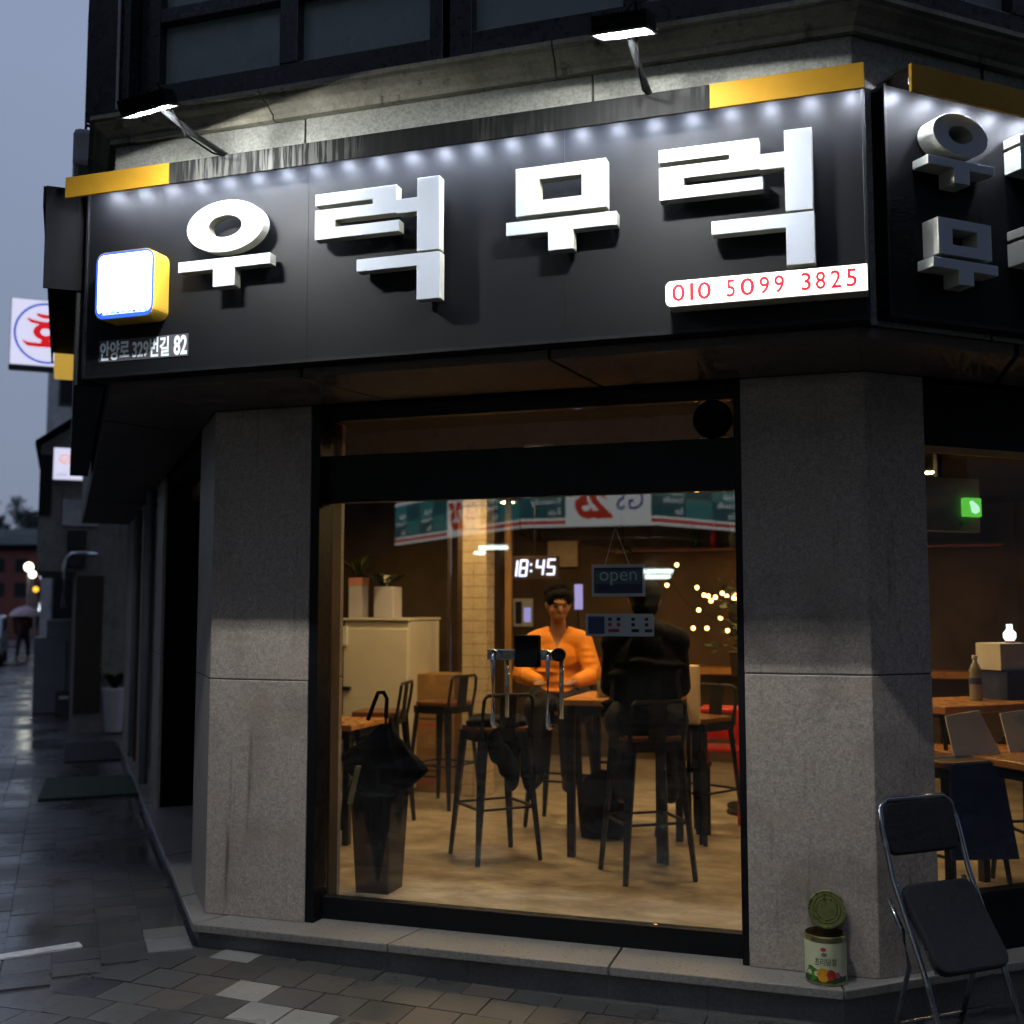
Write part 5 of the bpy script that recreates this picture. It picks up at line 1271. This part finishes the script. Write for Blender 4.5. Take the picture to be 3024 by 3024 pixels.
gs = lightbox('projecting_sign', 'small lit white sign with orange script on the next building', 9.25, .50, .85, 3.17, 3.58, .08)
GF = lambda u, v_, d: LF.p(9.246 - d, .675 - u, 3.375 + v_)
q = MB(); q.ring(ell(-.03, .06, .075, .062, 24), ell(-.025, .06, .06, .048, 24), GF, .0006, .0015); part('script', q, 'street_salmon', gs)
part('script', text_mb('Gco', GF, -.10, .13, .02, .125, .0016, .0022), 'street_salmon', gs)
q = MB(); q.prism([(-.02, .10), (.13, .105), (.13, .088), (-.02, .083)], GF, .0006, .0015); part('script', q, 'street_salmon', gs)
part('number', text_mb('464', GF, -.135, -.02, -.155, -.115, .0006, .0012), 'street_grey', gs)
q = MB(); LF.box(q, 9.27, 9.4, .55, .58, 3.3, 3.36); part('bracket', q, 'dark_steel', gs)

def windows(bld, fr, us, zs, w_, h_, d, glass='glass_upper', framem='navy_frame'):
    for u in us:
        for z in zs:
            q = MB(); 
            for a0, a1, b0, b1 in ((u - .04, u, z - .04, z + h_ + .04), (u + w_, u + w_ + .04, z - .04, z + h_ + .04), (u, u + w_, z - .04, z), (u, u + w_, z + h_, z + h_ + .04)): fr.box(q, a0, a1, d - .02, d + .03, b0, b1)
            f = part('window', q, framem, bld); q = MB(); fr.box(q, u, u + w_, d - .015, d + .012, z, z + h_); part('pane', q, 'black_frame', f)

# next building: an overhanging dark upper storey with a lean-to roof
n1 = thing('narrow_building', 'dark grey low building with lean-to eaves next along the side street', 'building', LF.p(11, -.5, 0))
q = MB(); LF.box(q, 9.4, 13, -3, .55, -.02, 2.05); part('wall', q, 'concrete_old', n1)
q = MB(); P = [(-3, 2.051), (1.0, 2.051), (1.0, 3.62), (.55, 3.95), (-3, 4.2)]; q.prism(P, lambda u, v_, d: LF.p(d, u, v_), 9.42, 13); part('upper_wall', q, 'concrete_old', n1)
q = MB(); P = [(-3, 4.21), (.56, 3.96), (1.06, 3.60), (1.06, 3.66), (.58, 4.02), (-3, 4.28)]; q.prism(P, lambda u, v_, d: LF.p(d, u, v_), 9.3, 13.1); part('roof', q, 'matt_black', n1)
q = MB(); LF.box(q, 9.38, 9.418, .86, 1.0, 2.75, 3.5); part('hanging_panel', q, 'black_frame', n1)
q = MB(); LF.box(q, 9.39, 9.418, .30, .72, 2.62, 2.95); part('vent_panel', q, 'concrete_white', n1)
q = MB(); LF.box(q, 9.33, 9.418, .44, .66, 2.33, 2.56); part('air_conditioner', q, 'dark_steel', n1, .01)
q = MB(); LF.box(q, 9.33, 9.418, .44, .64, 2.10, 2.28); part('air_conditioner', q, 'dark_steel', n1, .01)
q = MB(); q.tube([LF.p(9.36, .68, 1.6), LF.p(9.36, .68, 2.12), LF.p(9.36, .66, 2.22), LF.p(9.36, .60, 2.27), LF.p(9.36, .30, 2.275)], .035, 10); part('flue_pipe', q, 'steel', n1, smooth=True)
q = MB(); LF.box(q, 9.37, 9.3985, .22, .53, .3, 2.0); part('door', q, 'shelf_dark', n1)
q = MB(); LF.box(q, 10.35, 10.43, .55, .60, 2.62, 2.9); solo('tube_light', q, 'lightbox_white', 'thin upright white tube light on the next building', 'light', group=None)
q = MB(); LF.box(q, 10.30, 10.38, .601, .68, 2.60, 2.92); solo('wall_panel_sign', q, 'red_paint', 'narrow dark red panel beside the upright tube light', 'sign')
n2 = thing('apartment_block', 'pale plastered block rising farther along the side street', 'building', LF.p(22, -2, 0))
q = MB(); LF.box(q, 17.9, 27, -6, 1.1, 0, 7.2); part('wall', q, 'concrete_white', n2)
q = MB(); LF.box(q, 17.8, 27.1, -6, 1.2, 7.21, 7.4); part('roof', q, 'concrete_old', n2)
windows(n2, Frame(LF.p(17.9, 0, 0), (LF.N.x, LF.N.y), (-LF.U.x, -LF.U.y)), (-2.6, -1.0, .35), (1.2, 3.9, 5.6), .5, 1.0, 0)
n3 = thing('shop_building', 'dark shop building far down the side street', 'building', LF.p(33, -2, 0))
q = MB(); LF.box(q, 27.5, 48, -6, .55, 0, 5.4); part('wall', q, 'concrete_old', n3)
q = MB(); LF.box(q, 27.4, 48, -6, .7, 5.41, 5.6); part('roof', q, 'matt_black', n3)
n4 = thing('brick_building', 'dark red brick building closing the far end of the street', 'building', (-40.5, 47.5, 0))
q = MB(); F4 = Frame((-38.6, 44.6), (-.95, -.31), (.31, -.95)); F4.box(q, 0, 12, -8, 0, 0, 4.7); part('wall', q, 'brick_red', n4)
q = MB(); F4.box(q, -.2, 12.2, -8, .3, 4.71, 4.95); part('roof', q, 'matt_black', n4)
windows(n4, F4, (.6, 1.8, 3.0, 4.2), (.6, 2.2, 3.5), .6, .7, 0)

# hill with bare trees and pale blocks on it
hm = MB(); NX, NY = 30, 10
hf = Frame((-112, 124), (.95, .33), (.33, -.95))
for j in range(NY + 1):
    for i in range(NX + 1):
        u = -70 + 140 * i / NX; d = 50 - 70 * j / NY; h = 13.5 * max(0, 1 - ((d + 5) / 55) ** 2) * (.75 + .25 * math.cos(u / 22.0)) - 1 + .5 * math.sin(u * .7 + j)
        hm.v.append(hf.p(u, d, h))
for j in range(NY):
    for i in range(NX): k = j * (NX + 1) + i; hm.f.append((k, k + 1, k + NX + 2, k + NX + 1)); hm.m.append(0)
struct('hill', hm, 'hill_green')
rng = random.Random(21)
def far_tree(x, y, z, h, w_, label):
    t = thing('far_tree', label, 'tree', (x, y, z), 0, 'grey trees on the far hill')
    q = MB(); q.tube([(0, 0, -1), (0, 0, h * .5), (.1, 0, h * .9)], h * .035, 6, 0, h * .008)
    for k in range(7):
        a = rng.uniform(0, 6.28); z0 = h * rng.uniform(.3, .7); q.tube([(0, 0, z0), (math.cos(a) * w_ * .5, math.sin(a) * w_ * .5, z0 + h * .22)], h * .012, 5, 0, h * .004)
    part('trunk', q, 'trunk', t, local=True)
    q = MB()
    for k in range(420):
        cl = rng.randint(0, 8); a = cl * .7; r = w_ * .36 * (cl % 3) / 2; cc = Vector((r * math.cos(a), r * math.sin(a), h * (.45 + .055 * cl))) + Vector((rng.gauss(0, w_ * .13), rng.gauss(0, w_ * .13), rng.gauss(0, h * .06)))
        e = rng.uniform(.12, .30); n_ = Vector((rng.gauss(0, 1), rng.gauss(0, 1), rng.gauss(0, 1))).normalized(); s_ = n_.cross(Vector((.1, .3, 1))).normalized(); u = n_.cross(s_); q.quad(cc - s_ * e, cc - u * e * .6, cc + s_ * e, cc + u * e * .6)
    part('crown', q, 'hazy_leaf', t, local=True)
labs = ['tallest grey tree at the left on the far hill', 'second grey tree from the left on the far hill', 'rounded grey tree on the far hill', 'thin grey tree in the middle of the far hill', 'low grey tree beside the pale block on the hill', 'grey tree at the right end of the far hill', 'grey tree close to the white house edge', 'small grey tree below the pale block on the hill']
for k, (u, h, w_) in enumerate(((-4.6, 6.6, 3.2), (-3.2, 4.6, 3.2), (-1.9, 4.4, 3.0), (-.6, 3.6, 2.4), (.6, 4.2, 2.6), (1.8, 5.0, 2.6), (3.0, 4.4, 2.4), (-2.6, 3.4, 3.0))):
    p = hf.p(u, -8 if k < 7 else 2, 11.6 if k < 7 else 11.0); far_tree(*p, h, w_, labs[k])
for k, (u, w_, z1) in enumerate(((-5.5, 3.4, 16.0), (1.9, 2.0, 15.0))):
    t = thing('hill_house', ['pale block among the trees at the left on the hill', 'small pale block among the trees at the right on the hill'][k], 'building', hf.p(u + w_ / 2, -11, 10))
    q = MB(); hf.box(q, u, u + w_, -14, -10.5, 9, z1); part('wall', q, 'concrete_white', t)
    windows(t, hf, (u + .4, u + 1.2), (12.9, 14.0), .35, .5, -10.5)

# street furniture far down the street
def pole_lamp(t_, d, z, r, m_, label, name='street_lamp', cat='lamp', zg=.05):
    o = thing(name, label, cat, LF.p(t_, d, zg))
    q = MB(); q.tube([LF.p(t_, d, zg), LF.p(t_, d, z - r)], .035, 8); part('pole', q, 'pvc_grey', o)
    q = MB(); q.ball(LF.p(t_, d, z), r, 14, 10); part('globe', q, m_, o)
    return o
pole_lamp(40.08, 1.94, 3.12, .16, 'lamp_street', 'bright warm white street lamp far down the street')
pole_lamp(39.9, 1.80, 2.84, .13, 'lamp_street', 'second bright street lamp just below the first one')
pole_lamp(40.0, 1.47, 3.04, .09, 'lamp_cool', 'small bluish lamp right of the bright street lamps')
pole_lamp(40.0, 1.67, 2.28, .10, 'lamp_amber', 'small amber lamp below the bright street lamps')
q = MB(); P = [(1.18, 3.17), (1.28, 3.17), (1.28, 3.45), (1.58, 3.45), (1.58, 3.60), (1.18, 3.60)]
P = [(1.58, 3.15), (1.46, 3.15), (1.46, 3.44), (1.17, 3.44), (1.17, 3.60), (1.58, 3.60)]
o = thing('shop_light', 'lit angle shaped white shop sign far down the street', 'sign', LF.p(40, 1.4, .05))
q.prism(P, lambda u, v_, d: LF.p(39.9 + d, u, v_), 0, .1); part('face', q, 'street_box', o); q = MB(); q.tube([LF.p(40.05, 1.2, .05), LF.p(40.05, 1.2, 3.5)], .03, 6); part('pole', q, 'dark_steel', o)
o = thing('street_sign', 'pair of short lit white strips on a grey pole down the street', 'sign', LF.p(21.4, 1.0, .05))
q = MB(); q.tube([LF.p(21.4, .98, .05), LF.p(21.4, 1.0, 2.24)], .045, 8); part('pole', q, 'pvc_grey', o)
for d0, d1 in ((1.02, 1.19), (.84, .97)):
    q = MB(); LF.box(q, 21.36, 21.42, d0, d1, 2.24, 2.32); part('strip', q, 'street_box', o)
o = thing('shop_light', 'small bluish white stacked shop sign near the pink umbrella', 'sign', LF.p(33, 1.3, .05))
for k in range(4):
    q = MB(); LF.box(q, 33, 33.05, 1.26 + .01 * k, 1.42 - .012 * k, 1.50 + .07 * k, 1.56 + .07 * k); part('strip', q, 'lamp_cool', o)
q = MB(); q.tube([LF.p(33.06, 1.3, .05), LF.p(33.06, 1.3, 1.8)], .02, 6); part('pole', q, 'dark_steel', o)

# walker with pink umbrella
def walker():
    t = thing('person', 'walker in dark red coat under a pink umbrella far down the street', 'person', LF.p(31.9, 1.80, .05), R(20))
    b = MB()
    for s_ in (-1, 1): capsule(b, (s_ * .08, 0, .82), (s_ * .10, s_ * .10, .45), .085, .06); capsule(b, (s_ * .10, s_ * .10, .45), (s_ * .10, s_ * .16, .08), .055, .04); capsule(b, (s_ * .10, s_ * .16, .05), (s_ * .11, s_ * .16 - .14, .04), .04, .03)
    b.ball((0, 0, .95), (.16, .11, .2)); b.ball((0, 0, 1.15), (.18, .11, .16)); capsule(b, (-.15, 0, 1.22), (.15, 0, 1.22), .06, .06); capsule(b, (0, 0, 1.24), (0, 0, 1.36), .05, .05); b.ball((0, -.01, 1.43), (.075, .095, .11)); b.ball((0, -.105, 1.42), (.012, .018, .02))
    capsule(b, (.19, 0, 1.2), (.24, -.06, .98), .05, .042); capsule(b, (.24, -.06, .98), (.14, -.18, 1.12), .04, .03); b.ball((.13, -.2, 1.14), (.03, .03, .045))
    capsule(b, (-.19, 0, 1.2), (-.24, .0, .98), .05, .042); capsule(b, (-.24, 0, .98), (-.22, -.05, .75), .04, .03); b.ball((-.22, -.06, .70), (.025, .03, .045))
    organic('body', b, 'skin', t, .016, 2)
    c = MB(); c.ball((0, 0, .92), (.20, .15, .26)); c.ball((0, 0, 1.14), (.21, .14, .18)); capsule(c, (.19, 0, 1.2), (.24, -.06, .98), .075, .06); capsule(c, (.24, -.06, .98), (.15, -.16, 1.1), .06, .05); capsule(c, (-.19, 0, 1.2), (-.24, 0, .98), .075, .06); capsule(c, (-.24, 0, .98), (-.22, -.04, .78), .06, .05)
    organic('coat', c, 'coat_red', t, .018, 2)
    p = MB()
    for s_ in (-1, 1): capsule(p, (s_ * .08, 0, .82), (s_ * .10, s_ * .10, .45), .10, .075); capsule(p, (s_ * .10, s_ * .10, .45), (s_ * .10, s_ * .16, .1), .07, .055)
    organic('trousers', p, 'trousers_dark', t, .018, 2)
    h = MB(); h.ball((0, .02, 1.46), (.088, .10, .105)); organic('hair', h, 'hair_black', t, .014, 2)
    u = thing('umbrella', 'open pink umbrella held by the walker down the street', 'umbrella', LF.p(31.85, 1.76, 1.15))
    q = MB(); n_ = 16; prof_ = [(.46, .20), (.42, .29), (.33, .38), (.2, .45), (.06, .49), (.0, .5)]
    for r, z in prof_:
        for i in range(n_): a = 2 * math.pi * i / n_; q.v.append((r * math.cos(a) * (1 - .03 * (i % 2)), r * math.sin(a) * (1 - .03 * (i % 2)), z))
    for j in range(len(prof_) - 1):
        for i in range(n_): q.f.append((j * n_ + i, j * n_ + (i + 1) % n_, (j + 1) * n_ + (i + 1) % n_, (j + 1) * n_ + i)); q.m.append(0)
    part('canopy', q, 'umbrella_pink', u, smooth=True, local=True)
    q = MB(); q.tube([(0, 0, -.06), (0, 0, .53)], .008, 6); part('shaft', q, 'dark_steel', u, local=True)
walker()
# parked car, half out of the picture
t = thing('parked_car', 'silver car parked at the left edge far down the street', 'car', LF.p(29.5, 3.0, .05))
LFc = lambda u, v_, d: LF.p(27.4 + u, 2.2 + d, .05 + v_)
q = MB(); q.prism([(0, .28), (.05, .75), (.55, .88), (.95, 1.30), (2.6, 1.34), (3.3, .95), (4.1, .85), (4.25, .5), (4.2, .28)], LFc, 0, 1.7); part('body', q, 'car_silver', t, .05)
q = MB(); q.prism([(.62, .90), (.97, 1.24), (2.55, 1.28), (3.15, .95)], LFc, -.006, -.001); part('side_window', q, 'black_frame', t)
q = MB(); q.hexa([LFc(.545, .90, .12), LFc(.545, .90, 1.58), LFc(.56, .90, 1.58), LFc(.56, .90, .12), LFc(.90, 1.27, .2), LFc(.90, 1.27, 1.5), LFc(.915, 1.27, 1.5), LFc(.915, 1.27, .2)]); part('rear_window', q, 'black_frame', t)
for u in (.8, 3.4):
    for d in (-.02, 1.52):
        q = MB(); q.lathe([(.30, 0), (.30, .2)], (0, 0, 0), 20); q.v = [LFc(u + x, .30 + y, d + z) for x, y, z in q.v]; w1 = part('wheel', q, 'tyre', t)
        q = MB(); q.lathe([(.18, -.005), (.18, .205)], (0, 0, 0), 16); q.v = [LFc(u + x, .30 + y, d + z) for x, y, z in q.v]; part('rim', q, 'steel', w1)
for d in (.05, 1.4):
    q = MB(); q.hexa([LFc(-.01, .62, d), LFc(-.01, .62, d + .25), LFc(.05, .62, d + .25), LFc(.05, .62, d), LFc(.0, .76, d), LFc(.0, .76, d + .25), LFc(.06, .76, d + .25), LFc(.06, .76, d)]); part('tail_light', q, 'red_paint', t)

# grey cabinets, crates, planter against the wall
t = thing('utility_cabinet', 'grey boxy cabinet standing on the footway beyond the planter', 'cabinet', LF.p(12.5, .65, .05))
q = MB(); LF.box(q, 12.4, 13.2, .16, 1.06, .05, 1.16); part('lower_case', q, 'cabinet_grey', t, .012)
q = MB(); LF.box(q, 12.45, 13.2, .22, .46, 1.161, 1.42); part('upper_case', q, 'cabinet_grey', t, .01)
q = MB(); LF.box(q, 12.45, 13.2, .50, .90, 1.161, 1.42); part('upper_case', q, 'cabinet_grey', t, .01)
q = MB(); LF.box(q, 12.385, 12.3985, .60, .62, .2, 1.1); part('door_gap', q, 'joint_dark', t)
for k, (d0, lab) in enumerate(((.52, 'left one of two small dark crates before the grey cabinet'), (.26, 'right one of two small dark crates before the grey cabinet'))):
    t = thing('crate', lab, 'crate', LF.p(11.9, d0 + .1, .05))
    q = MB()
    for a0, a1, b0, b1 in ((0, .3, 0, .012), (0, .3, .213, .225), (0, .012, .012, .213), (.288, .3, .012, .213)): LF.box(q, 11.8 + a0, 11.8 + a1, d0 + b0, d0 + b1, .05, .40)
    LF.box(q, 11.812, 12.088, d0 + .012, d0 + .213, .052, .065); part('case', q, 'crate_dark', t, .004)
    q = MB(); LF.box(q, 11.79, 11.7995, d0 + .05, d0 + .175, .30, .34); part('hand_hold', q, 'print_grey', t)
px, py, _ = LF.p(9.27, .05, 0); px, py = -6.0, 7.07
t = thing('planter', 'tall tapered white planter with dark leafy plant by the side wall', 'planter', (px, py, .068))
q = MB(); q.lathe([(.095, 0), (.10, .01), (.145, .50), (.152, .52), (.152, .545), (.138, .545), (.13, .50), (0, .50)], (0, 0, 0), 28, [0, 0, 0, 0, 0, 0, 1]); part('pot', q, ['pot_white', 'soil'], t, smooth=True, local=True)
q = MB(); rng = random.Random(5); leafy(q, (0, 0, .50), 60, .42, .30, .022, rng, .6); part('leaves', q, ['leaf_dark', 'leaf_dark'], t, local=True)
q = MB()
for k in range(9):
    a = rng.uniform(0, 6.28); r = rng.uniform(.08, .2); q.ball((r * math.cos(a), r * math.sin(a), .5 + rng.uniform(.18, .40)), .018, 8, 6)
part('flowers', q, 'leaf_light', t, local=True); tag(t.children[-1], kind='stuff')

# ------------------------------------------------------------------ behind the camera: the shop across the corner, seen mirrored in the glass door
st = thing('convenience_store', 'convenience store across the corner, its lit green fascia mirrored in the glass door', 'store', (-.8, -11.5, 0))
V = [(-8.4, -16.8), (-5.3, -13.66), (-1.76, -10.16), (.20, -10.16), (1.07, -11.86), (2.6, -14.9)]
ZF0, ZF1 = 2.73, 3.42
def fseg(a, b_): 
    a, b_ = Vector((*a, 0)), Vector((*b_, 0)); L_ = (b_ - a).length; d = (b_ - a) / L_; return Frame((a.x, a.y), (d.x, d.y), (-d.y, d.x)), L_
q = MB(); core = [(-8.4, -17.0), (-5.3, -13.95), (-1.85, -10.5), (.05, -10.5), (.85, -12.0), (2.4, -15.1), (0, -22), (-10, -22)]
q.prism(core, lambda u, v_, d: (u, v_, d), 2.6, 17); part('upper_wall', q, 'concrete_old', st)  # upper storeys raised extra high to shut out sky light
q = MB(); q.prism([(x * .98 - .03, y - .6) for x, y in core], lambda u, v_, d: (u, v_, d), -.05, 2.6); part('shop_wall', q, 'wall_brown', st)
for i in range(1, 5):
    fr, L_ = fseg(V[i], V[i + 1])
    q = MB(); fr.box(q, 0, L_, -.25, -.02, ZF0, ZF1 + .1); part('fascia_case', q, 'pvc_grey', st)
    nseg = max(1, round(L_ / .62)); wsp = {0: None, 1: (2.35, 3.6), 2: (.65, 1.86), 3: None, 4: None}[i]
    k = 0; u = 0.0
    cuts = [0.0] + ([wsp[0], wsp[1]] if wsp else []) + [L_]
    for a, b_ in zip(cuts[:-1], cuts[1:]):
        if b_ - a < .02: continue
        if wsp and abs(a - wsp[0]) < 1e-6:
            q = MB(); fr.box(q, a, b_, -.019, 0, ZF0, ZF1 + .05); part('logo_panel', q, 'store_white', st); continue
        m_ = max(1, round((b_ - a) / .6))
        for j in range(m_):
            p0, p1 = a + (b_ - a) * j / m_, a + (b_ - a) * (j + 1) / m_
            for r_i, (z0, z1) in enumerate(((ZF0 + .13, ZF0 + .40), (ZF0 + .405, ZF1))):
                q = MB(); fr.box(q, p0 + .004, p1 - .004, -.019, 0, z0, z1); part('fascia_panel', q, 'store_teal' if (j + r_i) % 2 else 'store_teal_dark', st)
            if j % 2 == 0 and p1 - p0 > .3:
                for zt, nm in ((ZF0 + .44, 'Fresh'), (ZF0 + .30, 'Friendly'), (ZF0 + .16, 'Fun')):
                    part('slogan', text_mb(nm, lambda u_, v_, d: fr.p(p1 + p0 - u_, d, v_), p0 + .08, p0 + .08 + .055 * len(nm), zt, zt + .10, .0005, .003), 'store_white', st)
        for z0, z1, mm in ((ZF0, ZF0 + .04, 'store_white'), (ZF0 + .041, ZF0 + .09, 'store_red'), (ZF0 + .091, ZF0 + .125, 'store_white'), (ZF1 + .005, ZF1 + .06, 'store_white')):
            q = MB(); fr.box(q, a + .002, b_ - .002, -.019, .004 if mm == 'store_red' else .001, z0, z1); part('fascia_stripe', q, mm, st)
    if wsp:
        c0 = wsp[0]; wv = wsp[1] - wsp[0]
        # letters run the way a person in the street reads them
        part('logo_letters', text_mb('GS', lambda u_, v_, d: fr.p(2 * c0 + wv - u_, d, v_), c0 + wv * .08, c0 + wv * .40, ZF0 + .22, ZF0 + .50, .001, .004), 'store_blue', st)
        part('logo_figure', text_mb('25', lambda u_, v_, d: fr.p(2 * c0 + wv - u_ - (v_ - ZF0 - .1) * .35, d, v_), c0 + wv * .43, c0 + wv * .84, ZF0 + .10, ZF0 + .56, .001, .005, 0, .05), 'store_red', st)
# tubes and windows of the store
for (x, y, z, w_) in ((-2.6, -11.8, 2.55, .8), (-3.2, -12.4, 2.50, .2), (.05, -10.9, 2.12, .42), (.05, -10.85, 2.04, .36)):
    q = MB(); q.tube([(x - w_ / 2, y, z), (x + w_ / 2, y, z)], .03, 8); tl_ = part('tube_lamp', q, 'tube_white', st)
q = MB(); F5 = Frame((-1.6, -10.62), (1, 0), (0, 1)); F5.box(q, 0, 1.5, 0, .04, .3, 2.4); part('shop_glass', q, 'glass_upper', st)
for k, (x, z) in enumerate(((-1.2, 5.0), (-.5, 5.0), (-1.2, 7.6), (-.5, 7.6))):
    q = MB(); q.box(x, x + .55, -10.5, -10.46, z, z + 1.1); w_ = part('window', q, 'navy_frame', st); q = MB(); q.box(x + .05, x + .5, -10.459, -10.452, z + .05, z + 1.05); part('pane', q, 'black_frame', w_)
# unseen houses along both streets, added to shut out sky light
def house_row(name, label, fr, u0, u1, d0, d1, h):
    t = thing(name, label, 'building', fr.p((u0 + u1) / 2, (d0 + d1) / 2, 0)); q = MB(); fr.box(q, u0, u1, d0, d1, -.05, h); part('wall', q, 'concrete_old', t)
    q = MB(); fr.box(q, u0 - .1, u1 + .1, d0 - .15, d1, h + .001, h + .25); part('roof', q, 'matt_black', t)
    ff = Frame(fr.p(0, d0, 0), (fr.U.x, fr.U.y), (-fr.N.x, -fr.N.y)); n_ = int((u1 - u0) / 2.4)
    windows(t, ff, [u0 + .7 + 2.4 * k for k in range(n_)], [z for z in (3.6, 6.4, 9.0) if z + 1.4 < h], 1.2, 1.2, 0)
house_row('unseen_house', 'unseen grey house added on the far side of the side street', LF, -3, 9, 10.5, 18, 14)
house_row('unseen_house', 'unseen tall grey house added farther up the side street', LF, 9.4, 24, 10.5, 18, 16)
house_row('unseen_house', 'unseen grey house added on the far side of the right street', RT, -3.5, 12, 9.5, 17, 15)
house_row('unseen_house', 'unseen tall grey house added beyond on the right street', RT, 12.4, 26, 9.5, 17, 16)
house_row('unseen_house', 'unseen grey block added to close off sky behind the store', Frame((14, -34), (-1, 0), (0, -1)), 0, 16, 0, 8, 15)
house_row('unseen_house', 'unseen grey block added to close off sky behind the viewer', Frame((-6, -26), (-.77, .64), (-.64, -.77)), 0, 18, 0, 8, 15)
